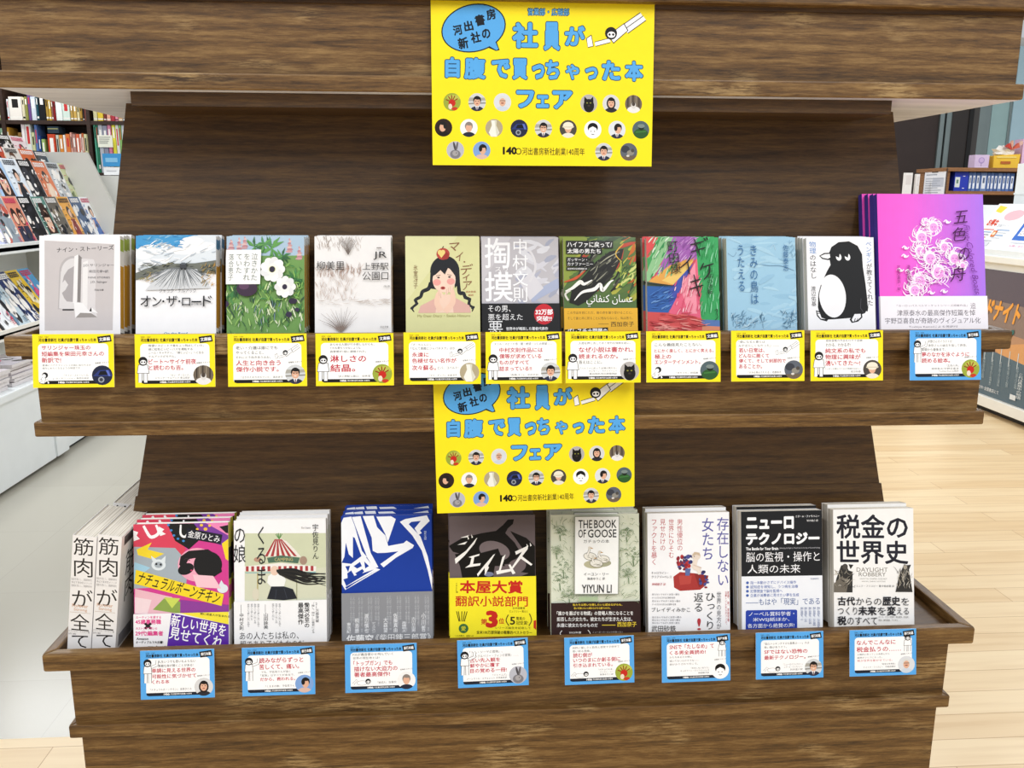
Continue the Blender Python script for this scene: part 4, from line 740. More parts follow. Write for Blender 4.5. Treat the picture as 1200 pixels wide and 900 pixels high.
def d_goose(A):
    A.full('D9DDC9'); G = ['8EA07E', '6E8462', 'A9B698', '5E7454']
    for cx, cy, r in ((575, 290, 42), (560, 350, 36), (870, 250, 34), (840, 160, 26), (560, 150, 28), (600, 420, 30), (850, 330, 30), (545, 230, 26)):
        rd = random.Random(cx)
        for k in range(34):
            a, q = rd.uniform(0, 6.28), rd.uniform(.2, 1)*r; x, y = cx+q*math.cos(a), cy+q*.8*math.sin(a); A.curve([(x-5, y), (x, y-5), (x+5, y+1)], 1.6, rd.choice(G), 3)
        A.line([(cx, cy+r*.6), (cx+3, cy+r*1.5)], 4, G[1])
    A.strokes(90, (528, 95, 620, 440), G, (8, 26), (1, 2.6), (0, 180), 81, .5); A.strokes(90, (808, 95, 895, 440), G, (8, 26), (1, 2.6), (0, 180), 82, .5); A.strokes(30, (540, 420, 880, 448), G, (15, 40), (1, 2.4), (-20, 60), 83, .4); A.curve([(815, 300), (850, 280), (870, 300), (895, 270)], 2.5, '6E8462'); A.line([(812, 320), (812, 260)], 3, '6E8462'); A.rect(640, 428, 720, 447, 'A9BC98')
    A.rect(620, 86, 808, 418, '8A8F80'); A.rect(623, 89, 805, 415, 'F4F5F3')
    A.text('THE', 636, 102, 694, 137, '111111', .012); A.text('BOOK', 702, 102, 796, 137, '111111', .012); A.text('OF', 636, 142, 668, 177, '111111', .012); A.text('GOOSE', 676, 142, 796, 177, '111111', .012); A.text('ガチョウの本', 658, 185, 766, 200, '2A2A2A')
    A.ell(705, 290, 45, 18, 'B9B596'); A.ell(735, 285, 40, 16, 'A6A68A')
    for bx, by, hx0, hy in ((680, 250, 684, 220), (735, 262, 726, 238), (706, 280, 700, 262)):
        A.ell(bx+6, by+6, 28, 17, '6E6A5A', -8); A.ell(bx+6, by+6, 26, 15, 'E9E6DC', -8); A.curve([(bx-6, by), (hx0-3, (by+hy)/2), (hx0, hy)], [12, 9, 9], '6E6A5A'); A.curve([(bx-6, by), (hx0-3, (by+hy)/2), (hx0, hy)], [9, 6, 6], 'EFECE4'); A.ell(hx0, hy, 7, 6, 'DAD4C6'); A.poly([(hx0+5, hy-2), (hx0+16, hy+3), (hx0+5, hy+4)], 'B98A4A')
        A.strokes(10, (bx-10, by+2, bx+22, by+16), ['8E8874', '6A6554'], (8, 14), (1, 2), (-20, 20), bx)
    A.text('イーユン・リー', 660, 325, 765, 338, '2A2A2A'); A.text('篠森ゆりこ 訳', 675, 345, 750, 356, '3A3A3A'); A.text('YIYUN LI', 652, 376, 778, 411, '111111', .01)
def o_goose(A):
    A.full('33211F'); A.text('私たちは思いを隠したいと認めながらも、', 615, 458, 826, 468, 'E6C83A', .02); A.text('思いを描いたいと認めながらも語りかけた。', 620, 473, 776, 482, 'E6C83A', .02); A.text('「誰かを喜ばせる物語」の登場人物になることを', 548, 490, 873, 508, 'F4F2EE', .015); A.text('拒否した少女たち。彼女たちが生きた人生は、', 548, 515, 869, 533, 'F4F2EE', .015); A.text('永遠に彼女たちのものだ', 548, 541, 722, 558, 'F4F2EE', .015); A.rect(740, 548, 798, 551, 'E6C83A'); A.text('西加奈子', 805, 535, 888, 557, 'E6C83A', .02)
    A.text('2022年度', 600, 576, 652, 585, 'E9E6E0', .01); A.curve([(570, 572), (562, 585), (572, 600)], 3, 'E9E6E0'); A.curve([(680, 570), (690, 585), (680, 600)], 3, 'E9E6E0'); A.text('ペン・フォークナー賞', 585, 590, 665, 600, 'E9E6E0'); A.text('ニューヨーカーなどの年間ベスト', 700, 575, 830, 583, 'B9B2AA')
stack('L', .1115, .1365, .19, .013, 4, 12, Q(522, 82, 892, 78, 527, 595, 905, 585), d_goose, 'pale green sketched woodland book with three white geese, front copy', 'pale green book with three geese', [(0, 1, 'CFD4C2')], obi=(452, '33211F', o_goose), b=.0062, hard=.001, finish=M_MATTE, base='DCDFD2', jit=.0012)
def d_women(A):
    A.full('F5F5F7'); V, R2 = '5A5AA0', 'B8323A'
    A.vtext('存在しない', 396, 96, 447, 392, V, .006); A.vtext('女たち', 332, 100, 384, 282, V, .006); A.vtext('男性優位の', 228, 106, 252, 242, R2); A.vtext('世界にひそむ', 192, 106, 215, 272, R2); A.vtext('見せかけの', 156, 106, 180, 242, R2); A.vtext('ファクトを暴く', 119, 106, 144, 302, R2)
    A.poly([(212, 350), (240, 330), (300, 335), (360, 345), (350, 385), (325, 405), (240, 410), (215, 395)], 'A8322E'); A.poly([(300, 335), (360, 345), (352, 380), (320, 395)], '8A2622'); A.poly([(235, 345), (290, 345), (285, 380), (240, 385)], 'B8443C')
    rd = random.Random(6)
    for k in range(34): A.ell(rd.uniform(228, 292), rd.uniform(262, 318), rd.uniform(4, 10), rd.uniform(4, 9), rd.choice(['B8302E', '34366E', '4A4E90', '8E2230', '5A2A4A']), rd.uniform(0, 90))
    for k in range(14): A.ell(rd.uniform(320, 358), rd.uniform(325, 395), rd.uniform(4, 9), rd.uniform(4, 8), rd.choice(['34366E', '4A4E90', '2A2A5A', '8E2230']))
    A.poly([(262, 315), (285, 315), (280, 345), (262, 345)], '5A6AA0')
    A.ell(308, 262, 18, 17, 'E4D6C8'); A.poly([(292, 262), (300, 245), (322, 248), (326, 262), (310, 256)], 'C9B49A'); A.curve([(308, 275), (300, 305), (318, 320), (322, 340)], [16, 22, 18, 12], 'EADCCF'); A.ell(300, 264, 2, 2, '4A3A34'); A.line([(296, 300), (330, 312)], 5, 'D9C6B6')
    A.text('キャロライン・', 120, 329, 190, 339, '4A4A4E'); A.text('クリアド=ペレス', 120, 345, 205, 356, '4A4A4E'); A.text('神崎朗子 訳', 122, 376, 180, 387, R2)
    A.vtext('返る', 298, 416, 338, 500, '1A1A1C'); A.text('!', 312, 525, 328, 575, R2); A.vtext('ひっくり', 345, 414, 388, 575, '1A1A1C'); A.vtext('世界の見方が', 394, 412, 414, 572, '6A6A70'); A.vtext('公衆トイレからオフィス、', 430, 410, 438, 560, R2); A.vtext('医療、税、家庭労働', 440, 410, 448, 540, R2)
    for y in (424, 438, 452, 466, 520, 532, 544): A.text('ガールズたちに切り込む衝撃の告発' if y % 4 else '見えないでもがく女性へ贈る', 122, y-4, 245-(y*7 % 40), y+4, '6E6E74')
    A.text('ブレイディみかこ', 120, 479, 282, 498, '2A2A2C'); A.text('武田砂鉄', 120, 555, 222, 580, '2A2A2C')
stack('L', .2568, .1282, .188, .02, 2, 12, Q(103, 85, 448, 75, 107, 578, 452, 570), d_women, 'white book with purple vertical title and small red flower drawing, front copy', 'white book with the red flower drawing', [(0, 1, 'EDEDEF')], b=.0075, base='E4E4E6')
def d_neuro(A):
    A.full('EFF2F8'); A.rect(495, 60, 845, 346, '121214'); W, B = 'F6F6F8', '4A66B0'
    A.text('ニューロ', 519, 92, 721, 146, W, .05); A.text('テクノロジー', 518, 160, 830, 213, W, .05); A.text('ニタ・A・ファラハニー', 728, 88, 830, 98, W, .01); A.text('鈴木雄介 訳', 776, 107, 824, 116, W); A.text('The Battle for Your Brain', 518, 222, 655, 235, W, .03); A.text('Defending the Right to Think Freely in the Age of Neurotechnology', 660, 224, 832, 232, 'B9B9BE')
    A.text('脳の監視・操作と', 519, 243, 830, 285, W); A.text('人類の未来', 525, 296, 748, 334, W)
    for i, t in enumerate(('指一本動かさずにデバイス操作', '認知症を検知し、うつ病を治療', '犯罪捜査で脳を監視へ', '企業が消費者に見せたい夢を生成')):
        y = 373+i*18; A.ell(525, y, 6, 6, B); A.text(t, 537, y-7, (730, 738, 672, 742)[i], y+7, B)
    A.text('——もはや「現実」である', 518, 440, 830, 470, '5A6E9E'); A.text('河出書房新社', 790, 356, 826, 363, '6E7A9A')
    A.rrect(518, 490, 734, 590, 8, '2340A8'); A.text('ノーベル賞科学者・', 531, 497, 722, 516, 'F2F4FA', .006); A.text('米WSJ紙ほか、', 548, 522, 702, 541, 'F2F4FA', .006); A.text('各方面から絶賛の声!', 526, 547, 722, 566, 'F2F4FA', .006)
    for i, x in enumerate((818, 800, 782, 764, 748)): A.vtext('脳に自由を、心の自由を守る'[:11-i], x, 480, x+12, 480+(11-i)*8, '5A6E9E')
stack('L', .4038, .1284, .188, .02, 2, 12, Q(497, 70, 840, 68, 503, 570, 842, 565), d_neuro, 'black and white book with bold white title and blue box, front copy', 'black and white book with the blue box', [(0, 1, 'D9DCE4'), (.45, 1, '121214')], b=.0062, base='E2E5EC')
def d_tax(A):
    A.full('F3F2F0'); A.text('税金の', 452, 115, 742, 216, '1C1B26', .022); A.text('世界史', 452, 222, 742, 319, '1C1B26', .022); A.text('DAYLIGHT', 532, 333, 658, 350, '7A746A'); A.text('ROBBERY', 541, 352, 650, 369, '7A746A'); A.text('HOW TAX SHAPED OUR PAST', 545, 376, 655, 382, '8A857C'); A.text('AND WILL CHANGE OUR FUTURE', 552, 387, 648, 392, '8A857C')
    A.text('ドミニク・フリスビー 著', 522, 404, 630, 413, '3A3838'); A.text('中島由華 訳', 632, 404, 684, 413, '3A3838')
    K = '2E2B28'
    A.poly([(470, 325), (490, 320), (500, 345), (516, 350), (515, 435), (440, 435), (450, 380)], K); A.ell(486, 330, 11, 12, '4A4540'); A.poly([(500, 320), (520, 322), (508, 340)], K); A.poly([(440, 400), (470, 370), (500, 385), (490, 435), (440, 435)], '6E675C'); A.strokes(40, (448, 350, 512, 425), ['A39B8C', '1C1A18', '8A8274', 'C9C2B4'], (10, 30), (1, 3), (0, 180), 91, .5)
    A.poly([(712, 345), (725, 318), (742, 325), (745, 350), (757, 432), (688, 432), (700, 380)], K); A.poly([(735, 322), (752, 320), (742, 345)], K); A.strokes(44, (695, 350, 750, 420), ['A39B8C', '1C1A18', '8A8274', 'D0C9BC'], (12, 36), (1, 3), (60, 120), 92, .3); A.ell(728, 330, 8, 9, 'A39B8C')
    for t, x0, y0, x1, y1, bd in (('古代', 454, 452, 524, 488, .03), ('からの', 528, 456, 630, 486, 0), ('歴史', 634, 450, 706, 488, .03), ('を', 710, 456, 742, 486, 0), ('つくり', 454, 494, 532, 526, 0), ('未来', 536, 490, 610, 528, .03), ('を', 614, 494, 648, 526, 0), ('変', 652, 490, 688, 528, .03), ('える', 692, 496, 740, 524, 0), ('税', 452, 531, 488, 568, .03), ('のすべて', 492, 534, 612, 566, 0)): A.text(t, x0, y0, x1, y1, '1C1B22', bd)
    A.text('ローマ、フランス革命、南北戦争、民主制、', 618, 530, 740, 538, '77736C'); A.text('移民、暗号資産、デジタル……', 618, 543, 708, 551, '77736C')
stack('L', .5508, .1292, .188, .0215, 2, 12, Q(440, 98, 765, 88, 440, 568, 763, 558), d_tax, 'white book with two engraved figures and heavy black title, front copy', 'white book with the engraved figures', [(0, 1, 'E6E4E0'), (.5, 1, '1C1B26')], b=.0082, base='E4E2DE')
# thick books standing spine outwards at the left end of the lower tray
def d_muscle(A):
    A.full('EFEEEE'); K = '16151A'
    for c, x0, y0, x1, y1 in (('筋', 112, 271, 184, 336), ('肉', 114, 346, 181, 416), ('が', 106, 464, 180, 530), ('全', 99, 558, 168, 622), ('て', 104, 640, 162, 688)): A.text(c, x0, y0, x1, y1, K)
    for y in (422, 434, 446): A.text('脂肪を落とし、健康寿命を' if y != 434 else '伸ばす革命的メソッド', 104, y, 178, y+9, '9A989A')
    A.text('Forever', 106, 520, 164, 534, 'D9B8A4', .02); A.text('Strong', 112, 536, 160, 550, 'D9B8A4', .02); A.line([(98, 553), (172, 553)], 1.5, 'C9B8AC'); A.text('ガブリエル・ライオン 著', 92, 622, 168, 630, '9A989A'); A.text('訳者', 92, 633, 120, 640, '9A989A')
def d_muscle_side(A):
    A.full('EDECEC'); K = '1A191E'; A.vtext('筋肉', 20, 30, 62, 115, K); A.vtext('が全て', 60, 30, 95, 150, K); A.rect(10, 4, 45, 18, '2A2A2E'); A.rect(10, 160, 60, 180, '8A8A90')
kz = FLOOR['L']+.0004
kw, kh, kt = .0335, .188, .129
r0 = None
for row in range(2):
    for i in range(2):
        lab = ('thick white book standing spine out, leftmost in the front row' if not row else 'thick white book behind the leftmost spine-out copy') if i == 0 else ('thick white spine-out book beside the pop-art magenta pile, front row' if not row else 'thick white book behind the right-hand spine-out copy')
        loc = (-.6765+i*.0352+row*.006, .0125+row*.135, kz); rot = (0, math.radians(8.2), 0)
        if r0 is None:
            r0 = thing('book', lab, 'book', loc, rot, 'thick white books standing spine out')
            A = Art(kw, kh, Q(110, 262, 197, 265, 88, 688, 172, 688), .012); d_muscle(A); B = Art(kt, kh, Q(0, 0, 125, 0, 0, 188, 125, 188)); d_muscle_side(B)
            c = MB(); g = .0006; c.box(0, 0, 0, kw, g, kh, 'EFEEEE'); c.box(0, g, 0, g, kt, kh, 'EFEEEE'); c.box(kw-g, g, 0, kw, kt, kh, 'EFEEEE')
            c.art(A, 0, lambda u, v, d: (u, -.0001-d, v)); c.art(B, 0, lambda u, v, d: (kw+.0001+d, u, v)); c.build('cover', M_GLOSS, r0)
            p = MB(); p.box(g+.0002, g+.0001, .001, kw-g-.0002, kt-.002, kh-.0015); p.build('page_block', M_PAGEX, r0)
        else:
            c = copy_tree(r0); c.location = loc; c['label'] = lab

# ================================================================== cards on the rims
def card_art(q, kind, mas, ph, lines, mxy):
    W, H = .105, .0712; A = Art(W, H, q); x0, y0 = q[0]; w_, h_ = q[1][0]-x0, q[2][1]-y0
    F = lambda fx, fy: (x0+fx*w_, y0+fy*h_)
    base, bar = ('FCE41E', '17171A') if kind == 'y' else ('57A8EA', '1C2230'); A.full(base)
    if kind == 'y': A.rrect(*F(.068, .18), *F(.932, .935), .05*w_, 'FAFAF8')
    else: A.rrect(*F(.075, .165), *F(.935, .935), .05*w_, 'FAFAFA')
    n0 = A.n+1; A.text('営業部・広報部', *F(.075, .04), *F(.2, .068), '2A2410'); A.text('河出書房新社', *F(.075, .075), *F(.30, .145), '15140E', .03); A.text('社員が自腹で買っちゃった本', *F(.315, .075), *F(.785, .145), '15140E', .03)
    A.n = n0; cx, cy = F(.887, .098); A.poly([(cx+a*w_, cy+b*h_) for a, b in ((-.09, -.045), (.075, -.075), (.09, .045), (-.075, .075))], '141418'); A.textc('文庫編' if kind == 'y' else '単行本編', cx, cy, .135*w_, .07*h_, 'FFFFFF', .02, 5)
    A.n = n0; A.poly([F(.075, .87), F(.80, .87), F(.80, .935), F(.11, .935), F(.08, .92)], bar); A.text('140th', *F(.31, .882), *F(.39, .922), 'FFFFFF', .04); A.text('河出書房新社創業140周年', *F(.40, .886), *F(.69, .918), 'FFFFFF', .01)
    A.n = n0+3; mascot(A, mas, mxy[0], mxy[1], mxy[2]); A.n = n0+3; px, py = F(.852, .775); portrait(A, ph, px, py, .128*w_, .185*h_); A.textc('営業部 スタッフ', px, py-.235*h_, .17*w_, .028*h_, '2A2A2C', 0, 4)
    for t, a, b, c, d, k in lines:
        A.n = n0; big = k == 'r'; A.text(t, a, b, c, d, RED if k in 'rs' else '2E2E32', .018 if big else (.006 if k == 'm' else 0))
    return A
def card(X, ztop, A, label, grp, wd=.105, ry=0):
    W, H = A.W, A.H; m = MB(); m.box(-W/2, 0, -H, W/2, .0007, 0, 'F4F4F0'); m.art(A, 0, lambda u, v, d: (u-W/2, -.00008-d, v-H))
    o = m.build('review_card', M_CARD, None, (X, -PR-.0009, ztop), (math.radians(-11), math.radians(ry), 0)); tag(o, label, 'card', grp)
def R4(x0, y0, x1, y1): return Q(x0, y0, x1, y0, x0, y1, x1, y1)
UC, LC = 'yellow review cards on the middle rim', 'blue review cards on the lower rim'
card(-.6069, 1.2157, card_art(R4(35, 563, 443, 838), 'y', 'sit', 'car', [('サリンジャー珠玉の', 80, 621, 325, 645, 'r'), ('短編集を柴田元幸さんの', 80, 652, 393, 677, 'r'), ('新訳で!', 80, 683, 177, 710, 'r'), ('普通にバナナフィッシュの話に出られるが', 83, 718, 328, 728, 'b'), ('噛みしめたくなるような物語です', 83, 733, 272, 743, 'b'), ('『ナイン・ストーリーズ』', 190, 770, 315, 781, 'b'), ('J・D・サリンジャー 柴田元幸訳', 135, 786, 315, 797, 'b')], (88, 790, 62)), 'yellow card with dark blue car photo, below the paper-sculpture paperback', UC)
card(-.4747, 1.2148, card_art(R4(550, 565, 950, 835), 'y', 'stand', 'woods', [('物凄いスピードで車をぶっ飛ばしていた。', 618, 617, 895, 630, 'm'), ('彼に虹色ヒッピーバスを運転する', 618, 635, 838, 648, 'm'), ('ニール・キャサディ。「裸ヒッピー」へと至る', 618, 653, 893, 666, 'm'), ('ケルアックがモデル。', 618, 672, 752, 684, 'm'), ('ビート〜サイケ前夜', 618, 691, 855, 718, 'r'), ('と読むのも吉。', 618, 722, 790, 748, 'r'), ('『オン・ザ・ロード』', 725, 768, 823, 779, 'b'), ('ジャック・ケルアック 青山南訳', 650, 782, 822, 793, 'b')], (590, 750, 120)), 'yellow card with brown woodland photo, below the sketched road paperback', UC)
card(-.3528, 1.2146, card_art(R4(52, 562, 446, 832), 'y', 'fly', 'glasses', [('老い・介護は誰にでも', 92, 625, 300, 643, 'm'), ('やってくること。', 92, 650, 230, 667, 'm'), ('それにどう向き合うのか。', 92, 676, 265, 689, 'm'), ('人生と向き合う', 92, 697, 315, 725, 'r'), ('傑作小説です。', 92, 730, 305, 757, 'r'), ('『泣きかたをわすれていた』 落合恵子', 115, 779, 325, 790, 'b')], (358, 655, 76)), 'yellow card with suited man photo, below the white flowers paperback', UC)
card(-.2359, 1.2144, card_art(R4(493, 560, 883, 826), 'y', 'stand', 'hand', [('あらゆる人間が行き倒しながらも、', 565, 610, 787, 622, 'm'), ('どれも寄りつかないような', 565, 628, 718, 640, 'm'), ('寂寥感が1冊に凝縮された。', 565, 646, 745, 658, 'm'), ('淋しさの', 565, 670, 745, 706, 'r'), ('結晶。', 565, 716, 690, 755, 'r'), ('『JR上野駅公園口』 柳美里', 603, 772, 765, 784, 'b')], (530, 740, 120)), 'yellow card with red hand photo, below the faint grasses paperback', UC)
card(-.1172, 1.2152, card_art(R4(60, 553, 438, 818), 'y', 'fly', 'vase', [('「ざ・ちぇんじ!」', 100, 609, 192, 622, 'b'), ('「なんて素敵にジャパネスク」ほか', 95, 628, 312, 642, 'b'), ('永遠に', 100, 655, 182, 678, 'r'), ('色褪せない名作が', 100, 685, 318, 709, 'r'), ('次々蘇る。', 100, 720, 218, 746, 'r'), ('ビバ、コバルト!', 226, 727, 328, 741, 'b'), ('『マイ・ディア』 氷室冴子', 183, 767, 320, 777, 'b')], (355, 645, 74)), 'yellow card with white vase photo, below the girl with braids paperback', UC)
card(-.0053, 1.2150, card_art(R4(470, 552, 846, 816), 'y', 'stand', 'suit', [('スリル・スピード感・闇・絶望・少しの希望——', 512, 606, 800, 619, 'b'), ('中村文則作品には', 537, 632, 752, 656, 'r'), ('僕等が求めている', 537, 664, 745, 688, 'r'), ('ものがすべて', 537, 695, 683, 719, 'r'), ('詰まっている!!', 537, 727, 697, 751, 'r'), ('『掏摸(スリ)』 中村文則', 590, 766, 728, 777, 'b')], (506, 735, 118)), 'yellow card with young suited man photo, below the grey black-banded paperback', UC)
card(.1049, 1.2150, card_art(R4(77, 552, 450, 816), 'y', 'stand', 'cat', [('人間を押し流してゆく苛烈な現実を前に。', 143, 606, 400, 618, 'b'), ('なぜ小説は書かれ、', 143, 631, 413, 659, 'r'), ('読まれるのか。', 143, 667, 338, 692, 'r'), ('答えはここに。', 143, 700, 258, 718, 'm'), ('『ハイファに戻って/太陽の男たち』', 150, 735, 330, 746, 'b'), ('ガッサーン・カナファーニー', 192, 750, 332, 760, 'b'), ('黒田寿郎/奴田原睦明訳', 195, 764, 332, 775, 'b')], (113, 735, 118)), 'yellow card with black cat photo, below the dark green paperback', UC)
card(.2180, 1.2149, card_art(R4(480, 548, 854, 814), 'y', 'sit', 'green', [('こんな義経見たことない。', 522, 610, 760, 627, 'm'), ('とにかく楽しく、とにかく笑える。', 520, 640, 820, 660, 'r'), ('極上の', 522, 668, 605, 692, 'r'), ('エンターテインメント。', 522, 697, 752, 720, 'r'), ('『ギケイキ』 町田康', 630, 760, 740, 771, 'b')], (532, 765, 64)), 'yellow card with green-coated figure photo, below the crayon-wedge paperback', UC)
card(.3383, 1.2150, card_art(R4(68, 560, 420, 808), 'y', 'fly', 'bird', [('『僕になると春らは', 103, 609, 230, 621, 'b'), ('みすぼらしくなかった』——', 103, 627, 298, 640, 'b'), ('若い日常は、', 105, 645, 228, 667, 'r'), ('どんなに脆くて', 105, 672, 250, 693, 'r'), ('儚くて、そして刹那的で', 105, 698, 330, 718, 'r'), ('あることか。', 105, 724, 216, 745, 'r'), ('『きみの鳥はうたえる』 佐藤泰志', 148, 759, 308, 770, 'b')], (345, 648, 68)), 'yellow card with grey bird photo, below the pale sky blue paperback', UC)
card(.4523, 1.2146, card_art(R4(446, 560, 799, 808), 'y', 'stand', 'helmet', [('理系復権の作品をログで追補!', 520, 605, 700, 616, 'b'), ('わかる、わかるぞ!', 520, 623, 640, 640, 'm'), ('純文系の私でも', 517, 648, 713, 672, 'r'), ('物理に興味が', 517, 678, 690, 703, 'r'), ('湧いてきた〜!', 517, 708, 688, 734, 'r'), ('『ペンギンが教えてくれた物理のはなし』', 508, 744, 690, 753, 'b'), ('渡辺佑基', 640, 758, 690, 768, 'b')], (486, 730, 112)), 'yellow card with white-helmeted person photo, below the black penguin paperback', UC)
card(.5967, 1.2142, card_art(R4(250, 624, 534, 827), 'b', 'wave', 'hand', [('宇野さんのイラストが', 322, 664, 418, 676, 'b'), ('津原さんの幽玄を描して表現。', 322, 681, 476, 692, 'b'), ('冒頭から最後まで、', 297, 697, 392, 709, 'm'), ('夢のなかを泳ぐように', 297, 713, 487, 732, 'r'), ('読める絵本。', 297, 737, 410, 757, 'r'), ('『五色の舟』', 395, 764, 445, 773, 'b'), ('津原泰水/宇野亞喜良', 335, 776, 445, 785, 'b'), ('Toshiya Kamei英訳', 365, 787, 445, 795, 'b')], (280, 710, 80)), 'blue card alone among yellow ones, below the tall pink violet book', 'blue review card on the middle rim', .108)
card(-.5063, .7522, card_art(R4(356, 688, 624, 870), 'b', 'wave', 'woman', [('人生いつでも思いもよらない', 420, 726, 556, 736, 'm'), ('素敵な扉が開くことがある!', 420, 741, 547, 751, 'm'), ('単調に見える世界の', 397, 755, 555, 772, 'r'), ('可能性に気づかせて', 397, 777, 558, 793, 'r'), ('くれる本', 397, 798, 460, 813, 'r'), ('『ナチュラルボーンチキン』 金原ひとみ', 390, 830, 540, 839, 'b')], (382, 765, 80)), 'blue card with smiling woman photo, below the pop-art magenta hardcover', LC)
card(-.3618, .7522, card_art(R4(85, 640, 392, 853), 'b', 'wave', 'blue', [('読みながらずっと', 157, 686, 343, 710, 'r'), ('苦しくて、痛い。', 157, 715, 325, 738, 'r'), ('でも、宇佐見りんが描く', 165, 744, 288, 754, 'b'), ('「家族」はすべてが本当で、', 162, 759, 305, 769, 'b'), ('だから、救われる。', 160, 773, 308, 789, 'r'), ('『くるまの娘』 宇佐見りん', 182, 807, 305, 817, 'b')], (114, 735, 92)), 'blue card with dark-haired sideways face photo, below the striped tent hardcover', LC)
card(-.2131, .7522, card_art(R4(520, 630, 822, 840), 'b', 'lie', 'casual', [('F35が轟音響かせ飛んでいく', 553, 668, 722, 680, 'b'), ('世界の現在地とは?', 553, 684, 665, 695, 'b'), ('「トップガン」でも', 555, 701, 718, 723, 'r'), ('描けない大迫力の', 557, 726, 740, 748, 'r'), ('著者最高傑作!', 557, 751, 708, 772, 'r'), ('『幽玄F』 佐藤究', 655, 793, 735, 803, 'b')], (590, 792, 52)), 'blue card with dark-jacketed person photo, below the cobalt blue hardcover', LC)
card(-.0485, .7548, card_art(R4(128, 607, 427, 822), 'b', 'wave', 'rabbit', [('「トム・ソーヤの冒険」、', 180, 657, 318, 669, 'b'), ('「ハックルベリー・フィンの冒険」……', 185, 675, 385, 688, 'b'), ('古い先入観を', 180, 690, 308, 710, 'r'), ('鮮やかに覆す', 180, 714, 305, 733, 'r'), ('目の覚める一冊!', 180, 737, 335, 757, 'r'), ('『ジェイムズ』', 275, 765, 335, 774, 'b'), ('パーシヴァル・エヴェレット 木原善彦訳', 165, 778, 335, 787, 'b')], (158, 712, 96)), 'blue card with grey rabbit photo, below the yellow-banded taupe hardcover', LC, ry=-.8)
card(.1112, .7538, card_art(R4(581, 598, 873, 808), 'b', 'lie', 'hand', [('純粋に優しさと筋肉と感覚で子供半で', 615, 640, 812, 650, 'b'), ('思い知る見極。', 615, 655, 690, 665, 'b'), ('読む側が', 617, 668, 697, 688, 'r'), ('いつのまにか創る側に', 617, 690, 815, 710, 'r'), ('引き込まれている。', 617, 714, 783, 732, 'r'), ('『ガチョウの本』', 722, 741, 785, 749, 'b'), ('イーユン・リー', 728, 752, 785, 760, 'b'), ('篠森ゆりこ訳', 728, 763, 785, 771, 'b')], (645, 762, 50)), 'blue card with red hand photo, below the three geese book', LC, ry=-.5)
card(.2586, .7522, card_art(R4(162, 590, 452, 797), 'b', 'stand', 'drawn', [('SNSで「たしなめ」て', 195, 630, 383, 652, 'r'), ('くる男全員読め!', 195, 657, 348, 676, 'r'), ('かたちあるその瞬に', 195, 682, 290, 691, 'b'), ('描いてないんだろうな——', 195, 698, 320, 707, 'b'), ('総がかりされて行こう。', 195, 713, 315, 722, 'b'), ('『存在しない女たち』', 285, 733, 362, 741, 'b'), ('キャロライン・クリアド=ペレス', 240, 744, 362, 752, 'b'), ('神崎朗子訳', 315, 755, 362, 763, 'b')], (418, 655, 70)), 'blue card with drawn black-bobbed face, below the red flower drawing book', LC, ry=-.3)
card(.4035, .7522, card_art(R4(560, 578, 845, 783), 'b', 'lie', 'glasses', [('「脳のハッキングするも最悪は——」のは', 595, 622, 785, 633, 'b'), ('救い難がありそう。', 595, 638, 690, 648, 'b'), ('SFではない恐怖の', 595, 653, 778, 673, 'r'), ('最新テクノロジー。', 595, 679, 770, 698, 'r'), ('『ニューロテクノロジー』', 675, 716, 757, 725, 'b'), ('ニタ・A・ファラハニー', 678, 728, 757, 736, 'b'), ('鈴木雄介訳', 705, 739, 757, 748, 'b')], (628, 738, 48)), 'blue card with bespectacled man photo, below the blue-boxed black and white book', LC)
card(.5498, .7520, card_art(R4(502, 580, 775, 780), 'b', 'stand', 'oldman', [('なんでこんなに', 530, 625, 690, 645, 'r'), ('税金払うの……', 530, 653, 712, 676, 'r'), ('人類的に思ってこの本読んだら', 533, 682, 665, 690, 'b'), ('疑問がクリアになった。', 533, 696, 635, 704, 'b'), ('税が世界を動かせている。', 533, 708, 678, 718, 's'), ('『税金の世界史』', 632, 726, 690, 734, 'b'), ('ドミニク・フリスビー', 560, 738, 638, 746, 'b'), ('中島由華訳', 648, 738, 690, 746, 'b')], (740, 645, 66)), 'blue card with white-haired man photo, below the engraved figures book', LC)

